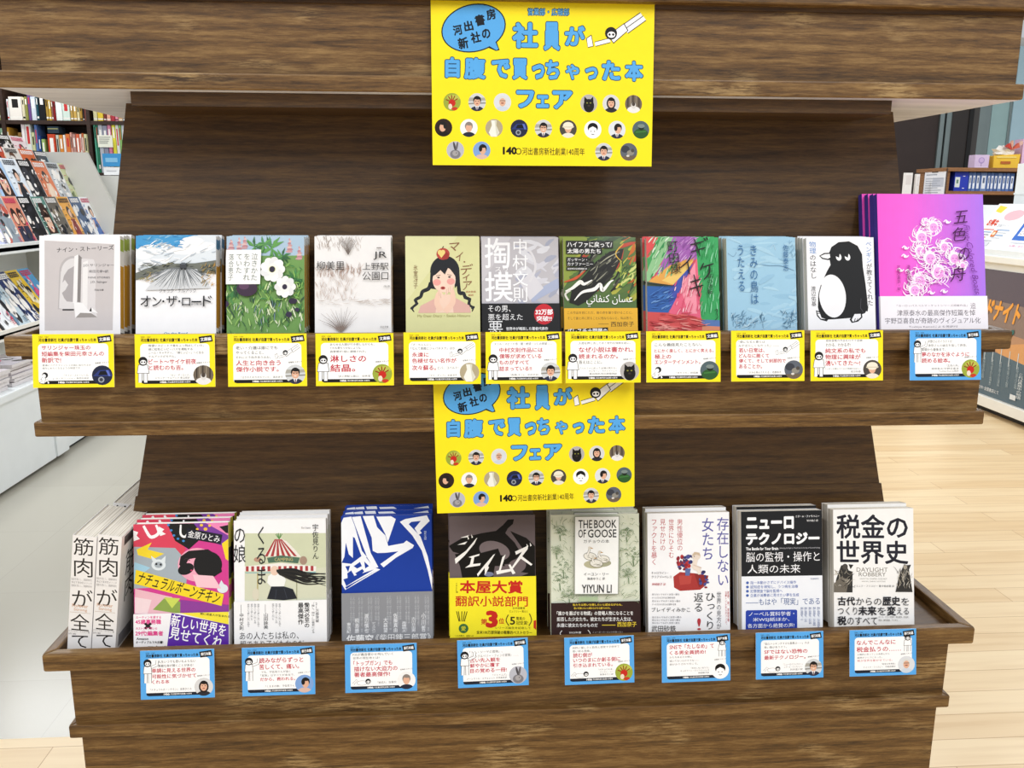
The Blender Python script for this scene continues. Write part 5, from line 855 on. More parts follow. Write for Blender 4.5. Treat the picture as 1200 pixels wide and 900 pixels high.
# ================================================================== the two posters
def poster_art(W, H):
    A = Art(W, H, Q(54, 2, 1148, 12, 70, 806, 1126, 804)); A.full('FCE51D'); BL, OL = '58A9E8', '1E3A55'
    tail = [(335, 225), (372, 246), (382, 240), (362, 195)]
    A.poly(A.ellp(262, 142, 158, 114, 14, 40), '1A2530'); A.poly([(325, 232), (370, 250), (388, 246), (366, 185)], '1A2530'); A.poly(A.ellp(262, 142, 152, 108, 14, 40), BL); A.poly(tail, BL)
    for c, x, y, s in (('河', 185, 152, 44), ('出', 237, 132, 44), ('書', 292, 104, 48), ('房', 345, 76, 46), ('新', 212, 214, 50), ('社', 272, 186, 48), ('の', 322, 168, 42)): A.textc(c, x, y, s, s*1.12, '131A22', .034, 12); A.n = 6
    n0 = A.n; A.textc('営業部・広報部', 625, 62, 206, 40, OL, .07); A.textc('営業部・広報部', 625, 62, 200, 34, '6BB4EA', .012)
    for c, x0, y0, x1, y1 in (('社', 445, 108, 578, 240), ('員', 597, 105, 685, 250), ('が', 700, 122, 808, 226), ('自', 122, 277, 200, 384), ('腹', 213, 278, 325, 390), ('で', 345, 285, 442, 385), ('買', 446, 280, 527, 390), ('っ', 541, 306, 610, 388), ('ち', 606, 286, 682, 388), ('や', 704, 306, 779, 388), ('っ', 800, 318, 869, 388), ('た', 882, 286, 980, 390), ('本', 995, 288, 1092, 393), ('フ', 465, 433, 560, 528), ('ェ', 562, 455, 631, 526), ('ア', 640, 433, 746, 531)):
        A.n = n0-5; A.text(c, x0, y0, x1, y1, OL, .07); A.text(c, x0+4, y0+4, x1-4, y1-4, BL, .045)
    for i, (x, y) in enumerate(((160, 497), (280, 497), (402, 496), (821, 498), (930, 498), (1040, 499), (120, 622), (241, 623), (362, 622), (483, 623), (600, 623), (720, 623), (840, 625), (958, 625), (1075, 624), (177, 732), (303, 732), (893, 734), (1015, 733))):
        A.n = n0-5; portrait(A, ('hand', 'suit', 'oldman', 'cat', 'woman', 'woods', 'faceleft', 'casual', 'vase', 'car', 'glasses', 'helmet', 'drawn', 'side', 'green', 'rabbit', 'blue', 'suit2', 'bird')[i], x, y, 42, 44)
    A.text('140', 404, 713, 472, 752, '17150A', .05); A.ell(480, 735, 14, 16, '17150A'); A.ell(480, 735, 10, 12, 'FCE51D'); A.text('河出書房新社創業140周年', 498, 716, 800, 753, '2A2712', .004)
    mascot(A, 'fly', 975, 150, 175)
    return A
def poster(X, Y, zt, W, H, tilt, ry, label):
    A = poster_art(W, H); m = MB(); m.box(-W/2, 0, -H, W/2, .0006, 0, 'F3E9A0'); m.art(A, 0, lambda u, v, d: (u-W/2, -.0001-d, v-H))
    o = m.build('poster', M_CARD, None, (X, Y, zt), (math.radians(-tilt), math.radians(ry), 0)); tag(o, label, 'poster', 'yellow fair posters')
poster(.0187, -.0046, 1.6448, .2905, .2085, 4.6, 0, 'yellow fair poster taped to the top tray, uncovered by cards')
poster(.0112, -.0042, 1.163, .2845, .2065, 5.2, -1.0, 'yellow fair poster on the middle tray, its top behind yellow cards')

# ================================================================== left: magazine rack and shelves beyond it
RK = thing('magazine_rack', 'white stepped magazine rack running away along the left aisle', 'magazine rack', (-2.6, 4, 0))
def rp(mb, name, mat, par=None, bevel=0):
    mb.v = [(x+2.6, y-4, z) for x, y, z in mb.v]; return mb.build(name, mat, par or RK, bevel=bevel)
m = MB(); m.box(-3.2, 1.6, .025, -2.25, 3.42, .435); m.box(-3.2, 3.56, .025, -2.275, 5.15, .435); rp(m, 'base_cabinet', M_WHITE)
m = MB(); m.box(-3.2, 3.42, .03, -2.24, 3.56, .44); rp(m, 'post', M_WHITE)
m = MB(); m.box(-3.2, 1.6, 0, -2.30, 5.15, .025); rp(m, 'kickboard', M_KICK)
m = MB(); m.fix = True; m.box(-3.2, 1.6, .435, -2.235, 5.15, .475); rp(m, 'ledge', M_WHITE, bevel=.006)
TIERS = [(-2.42, .705), (-2.52, 1.13), (-2.66, 1.355), (-2.79, 1.475), (-2.92, 1.585)]
for i, (x, z) in enumerate(TIERS):
    m = MB(); m.fix = True; m.box(-3.1, 1.6, z-.028, x, 5.13, z); m.box(x-.006, 1.6, z-.04, x, 5.13, z+.018); rp(m, 'shelf', M_CREAM if i == 0 else M_WHITE, bevel=.003)
m = MB(); m.box(-3.2, 1.6, .475, -3.1, 5.13, 1.70); rp(m, 'back_board', M_WHITE)
m = MB(); m.prism([(-3.2, .475), (-2.30, .475), (-2.40, 1.12), (-2.44, 1.26), (-2.62, 1.70), (-3.2, 1.70)], 'y', 5.13, 5.16); rp(m, 'end_panel', M_GREYBOARD)
m = MB(); m.box(-3.1, 1.6, .475, -2.6, 5.13, .68); rp(m, 'riser', M_GREYBOARD)
rd = random.Random(8)
SK = 'E9BFA6'
def mag(kind, bg, ac, y, tier, label, wd=.205, ht=.285, tilt=21, dz=0, dx=0, dy=0):
    x, z = TIERS[tier]; A = Art(wd, ht, Q(0, 0, 100, 0, 0, 140, 100, 140), step=1.5e-4); A.full(bg); r = random.Random(label)
    if kind == 'face':
        A.ell(52, 66, 34, 52, '3A2620'); A.poly([(20, 70), (84, 70), (90, 140), (16, 140)], '3A2620'); A.ell(52, 78, 23, 36, SK); A.poly([(26, 66), (40, 30), (78, 66), (62, 48), (44, 62)], '3A2620'); A.ell(43, 78, 4, 2.5, '2A1C1A'); A.ell(62, 78, 4, 2.5, '2A1C1A'); A.ell(53, 99, 7, 3, 'B8504E'); A.poly([(20, 118), (84, 118), (96, 140), (8, 140)], ac)
    elif kind == 'figure':
        A.ell(55, 52, 17, 20, '2A1C1A'); A.ell(56, 57, 11, 13, SK); A.poly([(38, 74), (72, 74), (82, 140), (28, 140)], ac); A.line([(40, 80), (24, 112)], 9, SK); A.line([(70, 80), (86, 108)], 9, SK)
    elif kind == 'pair':
        for cx in (30, 70): A.ell(cx, 60, 18, 26, '33211C'); A.ell(cx, 66, 12, 16, SK); A.poly([(cx-18, 88), (cx+18, 88), (cx+22, 140), (cx-22, 140)], ac)
    else:
        for _ in range(16): A.ell(r.uniform(5, 95), r.uniform(30, 135), r.uniform(6, 22), r.uniform(6, 20), r.choice([ac, bg, 'F4F0EA', '22242A', ac]), r.uniform(0, 90))
    tcol = 'F6F4F2' if sum(int(bg[i:i+2], 16) for i in (0, 2, 4)) < 420 else ('C8305E' if r.random() < .5 else '22242C')
    x1 = 8
    for _ in range(6):   # masthead as bars of lettering
        w_ = r.uniform(6, 14); A.rect(x1, 6, x1+w_, 20, tcol); A.rect(x1+2, 10, x1+w_-2, 12, bg); A.rect(x1+2, 15, x1+w_-3, 17, bg); x1 += w_+2
        if x1 > 82: break
    for k in range(4): A.line([(5, 44+k*17), (5+r.uniform(6, 16), 44+k*17)], 2, tcol); A.line([(80-r.uniform(0, 8), 120+k*4), (96, 120+k*4)], 1.5, tcol)
    for _ in range(10): A.ell(r.uniform(2, 98), r.uniform(26, 138), r.uniform(2, 9), r.uniform(2, 7), r.choice([ac, bg, 'D9CFC8', '3A3638', tcol]), r.uniform(0, 90))
    m = MB(); m.box(-wd/2, 0, 0, wd/2, .007, ht, 'EDEBE8'); m.art(A, 0, lambda u, v, d: (u-wd/2, -.0003-d, v))
    o = m.build('magazine', M_GLOSS, None, (x-.03+dx-.0002*tier, y, z+.0005+dz+.0026), (math.radians(-tilt), 0, math.radians(90+dy)))
    tag(o, label, 'magazine', 'magazines on the white rack')
T1 = [('figure', 'F1DDE6', 'B9B4D6', 'magazine with pink top edge and brown-haired woman in lilac'), ('figure', 'A9B2B4', 'C9D2D2', 'plastic-wrapped grey magazine with woman in white'), ('mix', 'C9CDEE', '8A86D0', 'blue and pink patterned magazine'), ('mix', '8E9AA4', 'C05A4A', 'grey magazine with red spots'), ('pair', 'D98A70', '2A2E46', 'salmon and navy two-figure magazine'), ('mix', '15161A', '2A2C34', 'plain black magazine'), ('face', '5E8A80', 'D6E4DC', 'sea-green magazine with dark-haired face'), ('mix', '6A655C', '8E8470', 'brownish grey patterned magazine'), ('figure', 'E9A848', '8A3A3A', 'orange magazine with figure in maroon'), ('mix', '3E5A80', 'D9E0E8', 'navy magazine with pale shapes'), ('figure', 'F2F4F6', '3E6CB4', 'white magazine with blue top beside end panel')]
T2 = [('pair', 'DCCFE4', '4A4450', 'pale lilac magazine with two dark-haired women'), ('mix', 'E4E2E2', '3A3638', 'black and white patterned magazine'), ('mix', 'B4B6B6', '8E9292', 'grey plastic-wrapped magazine'), ('face', 'A8C6E6', 'F0EEF2', 'light blue magazine with large brown-haired face'), ('figure', 'E4ECF4', '2A2C34', 'pale magazine with small dark figure'), ('mix', '1A1B20', '3A3C44', 'black magazine with grey shapes'), ('figure', 'D9764A', 'F0D8C0', 'orange-red magazine with pale figure'), ('mix', 'BFC4C8', 'EDEFF0', 'silver grey magazine'), ('mix', 'C9D0A0', '7A8A5A', 'pale green leafy magazine')]
T3 = [('mix', '3A2E58', 'E0C23A', 'dark purple magazine with yellow spots'), ('face', '8FB4D8', 'E05AA0', 'blue and hot pink magazine with face'), ('pair', 'B84A2E', 'E8A070', 'rust red magazine with two figures'), ('figure', 'C05038', 'F0C8A0', 'brick red magazine with one pale figure'), ('mix', 'E3DED6', '6A4A3A', 'cream magazine with brown shapes'), ('pair', 'D66A3A', '3A4A8A', 'bright orange magazine with figures in blue'), ('mix', '2E3A48', '7FA4B4', 'dark teal magazine')]
T4 = [('mix', '1C1C1E', '2E2E30', 'black magazine with white masthead'), ('pair', 'E9D44A', 'C9D8EA', 'yellow magazine with two long-haired women'), ('mix', '4A5A7E', 'A8B0BC', 'slate blue magazine'), ('mix', 'C9C6B4', '8E9A84', 'sage and beige magazine'), ('mix', '141416', '303034', 'narrow black magazine'), ('figure', 'E8D8DA', 'B88A90', 'pale pink magazine with one figure')]
for ti, (row, y0, st, nm) in enumerate(((T1, 3.36, .172, 'lowest upright'), (T2, 3.62, .19, 'second upright'), (T3, 3.86, .2, 'third upright'), (T4, 4.02, .2, 'topmost'))):
    for i, (k, bg, ac, lb) in enumerate(row):
        y = y0+i*st; mag(k, bg, ac, y, ti+1, f'{lb}, {nm} tier of white rack', wd=min(.205, st-.006), ht=(.285, .285, .24, .22)[ti], tilt=21)
T0 = [('mix', 'E9E4E6', 'D98AA0', 'white and pink'), ('mix', '22242A', '8E8E92', 'black'), ('figure', 'B03A34', 'F0E4DC', 'dark red'), ('mix', 'D9C9B8', 'C86A5A', 'beige'), ('mix', 'F0F2F4', 'C9D2DC', 'plain white'), ('mix', 'C6D6DE', '6A8AA4', 'pale blue'), ('mix', '2A3A6A', 'F0F0F2', 'navy'), ('mix', 'E8C23A', 'F2E8C0', 'yellow'), ('mix', '5AA0D0', 'E05A8A', 'sky blue and pink')]
for i, (k, bg, ac, lb) in enumerate(T0):
    mag(k, bg, ac, 3.0+i*.14, 0, f'{lb} magazine reclining on the wide bottom shelf of white rack', wd=.134, ht=.33, tilt=34, dx=-.02)
# flat piles on the ledge
rd = random.Random(12)
for p, (y, n, nm) in enumerate(((2.72, 6, 'nearest'), (2.98, 5, 'second'), (3.24, 6, 'third'), (3.5, 5, 'fourth'))):
    z = .4756
    for k in range(n):
        c = rd.choice(['D9D0D4', 'C9BFC6', 'E8E2E4', 'B9B2BA', 'F0EEF0', 'C6B8B0']); h = rd.uniform(.012, .02); m = MB(); m.box(-.12, -.105, 0, .12, .105, h, 'DCD6D6')
        A = Art(.236, .206, Q(0, 0, 100, 0, 0, 90, 100, 90), step=1.5e-4); A.full(c); r = random.Random(p*10+k)
        for _ in range(9): A.ell(r.uniform(8, 92), r.uniform(8, 82), r.uniform(5, 16), r.uniform(4, 12), r.choice(['E08A5A', 'F4F2F2', 'D04A6A', '8AB05A', '2A2A30', 'B0A4D0', c]), r.uniform(0, 90))
        m.art(A, 0, lambda u, v, d: (u-.118, v-.103, h+.0003+d))
        o = m.build('magazine', M_GLOSS, None, (-2.4+rd.uniform(-.012, .012), y+rd.uniform(-.008, .008), z), (0, 0, math.radians(rd.uniform(-4, 4)))); z += h+.0035
        tag(o, f'magazine lying flat in the {nm} pile on white ledge, {("bottom one", "second from bottom", "third from bottom", "fourth from bottom", "fifth from bottom", "top one")[k if k < n-1 else 5]}', 'magazine', 'flat magazine piles on the white ledge')
# dark bookcase at the far end
BY = 5.75
BC = thing('bookcase', 'dark brown bookcase full of books behind the magazine rack', 'bookcase', (-3.0, BY, 0))
def bp_(mb, name, mat): mb.v = [(x+3.0, y-BY, z) for x, y, z in mb.v]; return mb.build(name, mat, BC)
z1 = on('y', BY, 50, 141).z; z2 = on('y', BY, 50, 202).z; dzs = z1-z2
xa, xb = -4.35, -1.9
m = MB(); m.box(xa, BY+.24, 0, xb, BY+.26, z1+.55); bp_(m, 'back_board', M_SHELFWOOD)
for z in (z1, z2, z2-dzs, z2-2*dzs, z1+dzs+.1): m = MB(); m.box(xa, BY, z-.028, xb, BY+.24, z); bp_(m, 'shelf', M_SHELFWOOD)
for u in (7, 106): x = on('y', BY, u, 170).x; m = MB(); m.box(x-.014, BY-.004, 0, x+.014, BY+.24, z1+.5); bp_(m, 'divider', M_SHELFWOOD)
for x in (xa, xb): m = MB(); m.box(x-.014, BY-.004, 0, x+.014, BY+.25, z1+.55); bp_(m, 'side_panel', M_SHELFWOOD)
ROW1 = [(-14, -9, 110, 'A33A2E', 'dark red'), (-9, -4, 108, 'D9D4C8', 'cream'), (-3.6, 0, 104, '8E9A4A', 'olive'), (.4, 4.4, 104, 'B9B860', 'yellow-green'), (8.6, 10.8, 116, 'DDE0E2', 'white, blue-topped'), (11.2, 26, 113, 'E9E2D8', 'cream face-out'), (26.4, 29.4, 114, 'D9D0B0', 'pale cream'), (29.8, 33, 113, '8A8A44', 'olive green'), (33.4, 36.6, 111, '6A4A84', 'purple'), (37, 42.5, 113, 'CDD6DE', 'white and blue'), (43, 45.6, 112, '1E4A58', 'deep teal'), (46, 53.5, 111, '17181C', 'wide black'), (54, 56.8, 114, 'A8873A', 'ochre'), (57.2, 60, 116, 'C9A63E', 'mustard'), (60.4, 62.4, 117, '8A5A52', 'dusty brown'), (62.8, 65, 118, '8A1E22', 'crimson'), (65.6, 73, 118, 'E4EAE4', 'white face-out'), (73.4, 81.8, 119, 'CFE0D4', 'pale mint face-out'), (82.4, 85.6, 121, 'B5924A', 'tan'), (86, 89.6, 122, 'C8A454', 'golden'), (90, 93, 123, 'D9CC9A', 'straw'), (93.4, 96, 124, 'B08A3A', 'dark gold'), (96.6, 98.6, 126, '3A2A28', 'near-black'), (99, 102, 127, 'A45A4E', 'rust'), (109, 113.5, 121, 'D8D0A0', 'pale yellow'), (114, 120.5, 123, 'E0C23E', 'bright yellow'), (121, 124, 126, '7A3A34', 'maroon'), (124.6, 129, 126, 'E0A08A', 'salmon'), (129.4, 134, 127, 'B03A44', 'red'), (134.4, 138, 128, 'D98A9A', 'pink'), (138.4, 143, 128, 'C9A070', 'caramel'), (143.5, 149, 128, '6A7A8A', 'grey-blue')]
ROW2 = [(-8, -3, 152, '5A8A6A', 'green'), (-2.4, 1, 150, '9AC0A0', 'light green'), (1.4, 4, 148, '6A80A0', 'steel blue'), (5, 8, 149, 'D09A3A', 'amber'), (13.5, 17.5, 159, 'A9A08A', 'short beige'), (18, 22, 155, '8A6A3A', 'short brown'), (22.6, 26.6, 145, 'EADCDC', 'white and rose'), (27, 33.4, 142, 'DDE0D8', 'tall off-white'), (33.8, 37.4, 155, 'C9CC9A', 'pale lime'), (38, 41, 146, '5A78B0', 'blue'), (41.4, 44, 159, '2A4A8A', 'dark blue'), (45, 49, 163, '9AB86A', 'small green'), (52.4, 61.5, 157, 'C84A2E', 'vermilion'), (62.4, 65.6, 158, 'C9D0C0', 'grey-green'), (66, 70.4, 158, 'D98A3A', 'orange'), (70.8, 73.4, 158, 'EEEAE4', 'white'), (73.8, 78.6, 157, 'DA7A3E', 'deep orange'), (79, 81.4, 155, 'D9A090', 'peach'), (81.8, 85.4, 157, 'B88A80', 'mauve'), (85.8, 90, 157, 'D86A4A', 'coral'), (90.4, 92.4, 157, 'EFE6D8', 'ivory'), (92.8, 95, 156, 'C86A3A', 'burnt orange'), (95.4, 99, 157, 'D9D6A8', 'pale straw'), (99.4, 103, 157, 'B9BC86', 'moss'), (107.6, 110, 142, '5AA88A', 'sea green'), (110.4, 112.4, 143, '2A7A5A', 'emerald'), (113, 118, 146, 'B9BCC4', 'silver'), (118.4, 123.4, 147, '9A9AAE', 'lavender grey'), (124, 128, 145, 'E08AA8', 'pink'), (129, 133, 143, 'E8E04A', 'lemon'), (133.4, 137, 145, 'E9EAE4', 'white'), (137.4, 140, 144, '8AB86A', 'apple green'), (140.4, 146, 146, 'C9D0D4', 'pale grey')]
for row, zz, nm in ((ROW1, z1, 'upper'), (ROW2, z2, 'lower')):
    for u0, u1, vt, c, lb in row:
        x0, x1 = on('y', BY, u0, 140).x, on('y', BY, u1, 140).x; zt = on('y', BY, (u0+u1)/2, vt).z; h = max(zt-zz, .06); w_ = x1-x0
        m = MB(); m.box(-w_/2, .006, 0, w_/2, .14, h, c); m.box(-w_/2+.0015, .0, .0, w_/2-.0015, .006, h-.001, c); rr = random.Random(u0)
        A = Art(w_-.003, h-.001, Q(0, 0, 20, 0, 0, 100, 20, 100), step=1e-4); A.full(c); tc_ = rr.choice(['F6F2EA', '22201E', 'F6F2EA', 'C83A3A'])
        A.rect(5, 10, 15, 10+rr.uniform(20, 40), tc_); A.rect(0, 84, 20, 92, rr.choice([tc_, 'EDE9E0', c])); m.art(A, 0, lambda u, v, d: (u-(w_-.003)/2, -.0003-d, v))
        o = m.build('book', M_MATTE, None, ((x0+x1)/2, BY+.012, zz+.0005)); tag(o, f'{lb} book on the {nm} visible shelf of dark bookcase', 'book', f'books on the {nm} bookcase shelf')
x0, x1 = on('y', BY, 54, 150).x, on('y', BY, 67, 150).x; zt = on('y', BY, 60, 156).z
m = MB(); m.box(x0, BY+.02, zt+.002, x1, BY+.14, zt+.05, '3A4A58'); m.box(x0+.003, BY+.016, zt+.03, x1-.003, BY+.02, zt+.036, 'C9C88A'); tag(m.build('book', M_MATTE), 'dark slate book lying flat across the vermilion book', 'book')
p0, p1 = on('y', BY-.05, 112.5, 172), on('y', BY-.05, 128.5, 158)
m = MB(); m.box(p0.x, BY-.006, p0.z, p1.x, BY-.001, p1.z, 'EEEEDC')
A = Art(p1.x-p0.x, p1.z-p0.z, Q(0, 0, 100, 0, 0, 100, 100, 100), step=2e-4)
for k in range(4): A.rect(10, 14+k*16, 88-k*7, 20+k*16, '8E9088')
m.art(A, 0, lambda u, v, d: (p0.x+u, BY-.0064-d, p0.z+v)); tag(m.build('shelf_sign', M_CARD), 'cream sign card clipped to the bookcase shelf edge', 'sign')
# two small display boxes beside the rack end
for (u0, u1, v0, v1, c, c2, lb) in ((121, 142, 180, 195, '3F9AD6', '8AC8EC', 'sky blue counter box behind the grey rack end'), (122, 141, 196, 205, 'F2F3F4', 'B9BCC4', 'white counter box below the sky blue one')):
    a, b = on('y', 5.4, u0, v1), on('y', 5.4, u1, v0); m = MB(); m.fix = True; m.box(a.x, 5.4, a.z, b.x, 5.5, b.z, c); m.box(a.x+.02, 5.398, a.z+.03, b.x-.03, 5.4, b.z-.03, c2); tag(m.build('display_box', M_PAINT), lb, 'box')
a = on('y', 5.4, 122, 206); b = on('y', 5.4, 143, 196)
m = MB(); m.box(a.x-.03, 5.36, .0, b.x+.1, 5.56, a.z+.0, 'D9D9D4'); tag(m.build('side_table', M_PAINT), 'pale narrow cabinet carrying two small boxes behind the rack', 'cabinet')

# ================================================================== right: counter, binders, gift things
CT = thing('leaflet_counter', 'cream counter with sloped leaflet top on the right aisle', 'counter', (3.75, 4, 0))
def cp(mb, name, mat, bevel=0): mb.v = [(x-3.75, y-4, z) for x, y, z in mb.v]; return mb.build(name, mat, CT, bevel=bevel)
m = MB(); m.box(3.45, 2.4, .05, 4.1, 5.2, 1.0); cp(m, 'body', M_CREAM)
m = MB(); m.box(3.5, 2.4, 0, 4.1, 5.2, .05); cp(m, 'kickboard', M_KICK)
m = MB(); m.fix = True; m.box(3.425, 2.38, 1.0, 4.12, 5.22, 1.045); cp(m, 'top', M_CREAM, .006)
m = MB(); m.fix = True; m.prism([(3.44, 1.045), (3.44, 1.085), (3.47, 1.085), (3.66, 1.37), (3.72, 1.37), (3.72, 1.045)], 'y', 2.4, 5.2); cp(m, 'sloped_rack', M_WHITE)
m = MB(); m.fix = True; m.box(3.425, 2.4, .05, 3.452, 5.2, .12); cp(m, 'skirting', M_CREAM, .004)
# poster on the counter front (faces the aisle, read from the far end towards us)
py0, py1, pz0, pz1 = 4.62, 3.66, .125, .955
A = Art(py0-py1, pz1-pz0, Q(0, 0, 100, 0, 0, 100, 100, 100), step=2e-4); A.full('8A7468'); A.poly([(0, 0), (100, 0), (100, 26), (0, 22)], '5A4F58'); A.poly([(0, 44), (100, 50), (100, 66), (0, 64)], 'B88A68')
A.poly([(40, 60), (100, 46), (100, 70), (60, 68)], 'D69A62'); A.poly([(0, 60), (30, 62), (100, 70), (100, 100), (0, 100)], '4C6472')
for k in range(9): A.line([(26+k*9, 60), (26+k*9, 72)], .8, 'C9D2D4')
A.text('ミッドナイト', 11, 23, 68, 40, 'F0A23C', .05, 0, .2); A.text('スワンクラブ', 4, 43, 63, 58, '2E6E68', .05, 0, .2)
for k in range(8): A.vtext('夜の街で出会う人びとの物語が静かに始まる'[:16-k % 4], 8+k*9, 70, 10.6+k*9, 70+(16-k % 4)*1.3, 'A9B8BE')
A.vtext('これは真夜中の物語', 74, 74, 79, 94, 'DDE4E6'); A.text('20', 14, 93, 21, 97, 'F2F2F2', .06); A.text('発売中! 全国書店にて', 30, 93, 56, 96, 'F2F2F2'); A.rect(68, 92, 74, 96, 'D9DEE0'); A.text('新刊情報', 3, 17, 14, 20, 'E8D8C8')
m = MB(); m.box(3.446, py1, pz0, 3.4495, py0, pz1, '4C5058'); m.art(A, 0, lambda u, v, d: (3.4457-d, py0-u, pz0+v)); tag(m.build('poster', M_GLOSS), 'dusky poster with orange and teal lettering on the cream counter front', 'poster')
def leaflet(y0, y1, draw, label, lift=0):
    W = y0-y1; H = .345; A = Art(W, H, Q(0, 0, 100, 0, 0, 100, 100, 100), step=2e-4); draw(A)
    ang = math.atan2(.285, .19); ux, uz = math.cos(ang), math.sin(ang); nx, nz = -uz, ux
    P = lambda u, v, d: (3.475+ux*v+nx*(.002+d), y0-u, 1.09+uz*v+nz*(.002+d))
    m = MB(); c = hx('F4F4F2'); vs = [P(u, v, d) for d in (-.0005, .0012) for u, v in ((0, 0), (W, 0), (W, H), (0, H))]; m.fix = True
    m.add(vs, [(0,1,2,3),(4,5,6,7),(0,1,5,4),(1,2,6,5),(2,3,7,6),(3,0,4,7)], c); m.art(A, 0, lambda u, v, d: P(u, v, .0016+d)); tag(m.build('leaflet', M_CARD), label, 'leaflet', 'leaflets on the sloped counter top')
def lf1(A):
    A.full('F7F7F6'); A.poly([(8, 4), (34, 8), (26, 22), (6, 18)], 'F0D84A'); A.ell(70, 26, 26, 12, 'F2B8C0', 6); A.text('お得な', 8, 36, 40, 52, 'D8482E', .04); A.text('会員カード', 44, 46, 78, 54, 'B9BCC4')
    for k, c in enumerate(('D86A5A', '7FA0C8', '8A8E96', 'D8924A')): A.line([(8, 60+k*6), (44-k*3, 60+k*6)], 2, c); A.line([(52, 60+k*6), (90-k*4, 60+k*6)], 2, ('7FA0C8', 'C9CCD2')[k % 2])
    A.rect(46, 62, 58, 76, 'D8702E'); A.ell(52, 69, 4, 4, 'F6E0C0'); A.rect(8, 84, 60, 86, 'B9BCC4'); A.rect(30, 88, 58, 97, 'D0D3D8')
def lf2(A):
    A.full('F6F6F8'); A.rect(6, 6, 100, 80, '3A6CC0'); A.rect(14, 18, 100, 70, 'F8F8FA'); A.rect(14, 9, 60, 17, '2A3450'); A.text('節約', 18, 22, 70, 36, '1E2230', .03); A.text('入力カード', 16, 40, 80, 48, '1E2230', .01); A.text('〜5,000円〜', 18, 51, 80, 57, 'D84A4A', .02); A.text('ご利用できます', 16, 60, 88, 67, '1E2230'); A.rect(10, 84, 80, 87, 'C9CCD4'); A.text('お問い合わせ', 12, 90, 60, 95, 'D87AA0')
leaflet(4.66, 4.30, lf1, 'white leaflet with yellow and red print on the sloped counter'); leaflet(4.275, 3.9, lf2, 'leaflet with thick blue frame on the sloped counter')
m = MB(); m.fix = True; a, b = on('x', 3.78, 1189, 226), on('x', 3.78, 1192, 192); m.box(3.78, 3.7, 1.046, 4.08, a.y, b.z); m.box(3.776, 3.69, a.z-.012, 4.084, a.y+.004, a.z); tag(m.build('leaflet_holder', M_WHITE), 'plain white box standing behind the blue-framed leaflet', 'box')
# brown shelf unit with ring binders
SH = thing('shelf_unit', 'brown wooden shelf unit holding blue binders on the right', 'shelf', (4.05, 6.02, 0))
def sp(mb, name, mat, par=None): mb.v = [(x-4.05, y-6.02, z) for x, y, z in mb.v]; return mb.build(name, mat, par or SH)
zt_ = 1.672; zb_ = on('y', 6.02, 1160, 224).z
for x in (4.04, 5.6): m = MB(); m.box(x, 6.02, 0, x+.034, 6.46, zt_-.03); sp(m, 'side_panel', M_BROWNWOOD)
m = MB(); m.box(4.02, 6.0, zt_-.03, 5.65, 6.47, zt_); sp(m, 'top', M_BROWNWOOD)
m = MB(); m.box(4.075, 6.44, 0, 5.6, 6.46, zt_-.03); sp(m, 'back_board', M_SHELFWOOD)
for z in (zb_, zb_-.4): m = MB(); m.box(4.075, 6.02, z-.03, 5.6, 6.44, z); sp(m, 'shelf', M_BROWNWOOD)
def binder(u0, u1, vt, c, lc, label, big=False):
    x0, x1 = on('y', 6.04, u0, 210).x, on('y', 6.04, u1, 210).x; h = on('y', 6.04, u0, vt).z-zb_; w_ = x1-x0; m = MB(); m.box(x0, 6.045, zb_+.0005, x1, 6.3, zb_+h, c)
    A = Art(w_, h, Q(0, 0, 20, 0, 0, 60, 20, 60), step=1.5e-4); A.full(c)
    if big: A.rect(1, 16, 8, 48, 'DCE4E0'); A.rect(3, 24, 6, 36, '6A8A7A'); A.rect(12, 12, 15, 14, 'F0F0F2'); A.rect(12, 50, 15, 52, 'F0F0F2')
    else: A.rect(4, 10, 16, 52, lc); A.rect(7, 16, 13, 34, '4A5A7A')
    m.art(A, 0, lambda u, v, d: (x0+u, 6.0448-d, zb_+v)); tag(m.build('binder', M_PAINT), label, 'binder', 'binders in the brown shelf unit')
binder(1119, 1135.2, 201.5, '2438B0', 'DCE4E0', 'broad royal blue binder at the left of brown shelf unit', True)
rd = random.Random(3)
NM = ['first', 'second', 'third', 'fourth', 'fifth', 'sixth', 'seventh', 'eighth', 'ninth', 'tenth', 'eleventh']
for k, (u0, u1) in enumerate(((1135.8, 1139.4), (1140, 1143.8), (1144.4, 1149), (1149.6, 1157), (1157.6, 1160.8), (1161.4, 1165), (1165.6, 1169.4), (1170, 1174.6), (1175.2, 1179), (1179.6, 1183.6), (1184.2, 1189))):
    binder(u0, u1, 202+.1*k, ('4A6AA8', '5A78B4', '40609C', '6A84B8')[k % 4], 'E4E9F0', f'slim blue binder with white label, {NM[k]} right of the broad royal blue one')
# things on and beside the shelf unit
a, b = on('y', 6.1, 1141.5, 194.5), on('y', 6.1, 1160, 179); m = MB(); m.box(a.x, 6.1, zt_+.0005, b.x, 6.19, zt_+b.z-a.z, 'D9C4E2')
A = Art(b.x-a.x, b.z-a.z, Q(0, 0, 100, 0, 0, 100, 100, 100), step=2e-4); A.full('D9C4E2'); A.ell(48, 42, 22, 24, 'B29AC8'); A.ell(48, 40, 15, 16, 'CDB4DC'); A.line([(48, 60), (48, 85)], 4, '9A86B0'); A.rect(10, 90, 90, 94, 'EDE2F2'); m.art(A, 0, lambda u, v, d: (a.x+u, 6.0996-d, zt_+v)); tag(m.build('gift_box', M_CARD), 'small lilac gift box on top of brown shelf unit', 'box')
g0, g1 = on('y', 6.1, 1162.5, 194.5), on('y', 6.1, 1195, 178)
GB = thing('gift_bag', 'yellow gift basket with red ribbon on the brown shelf unit', 'gift', ((g0.x+g1.x)/2, 6.16, zt_+.0005))
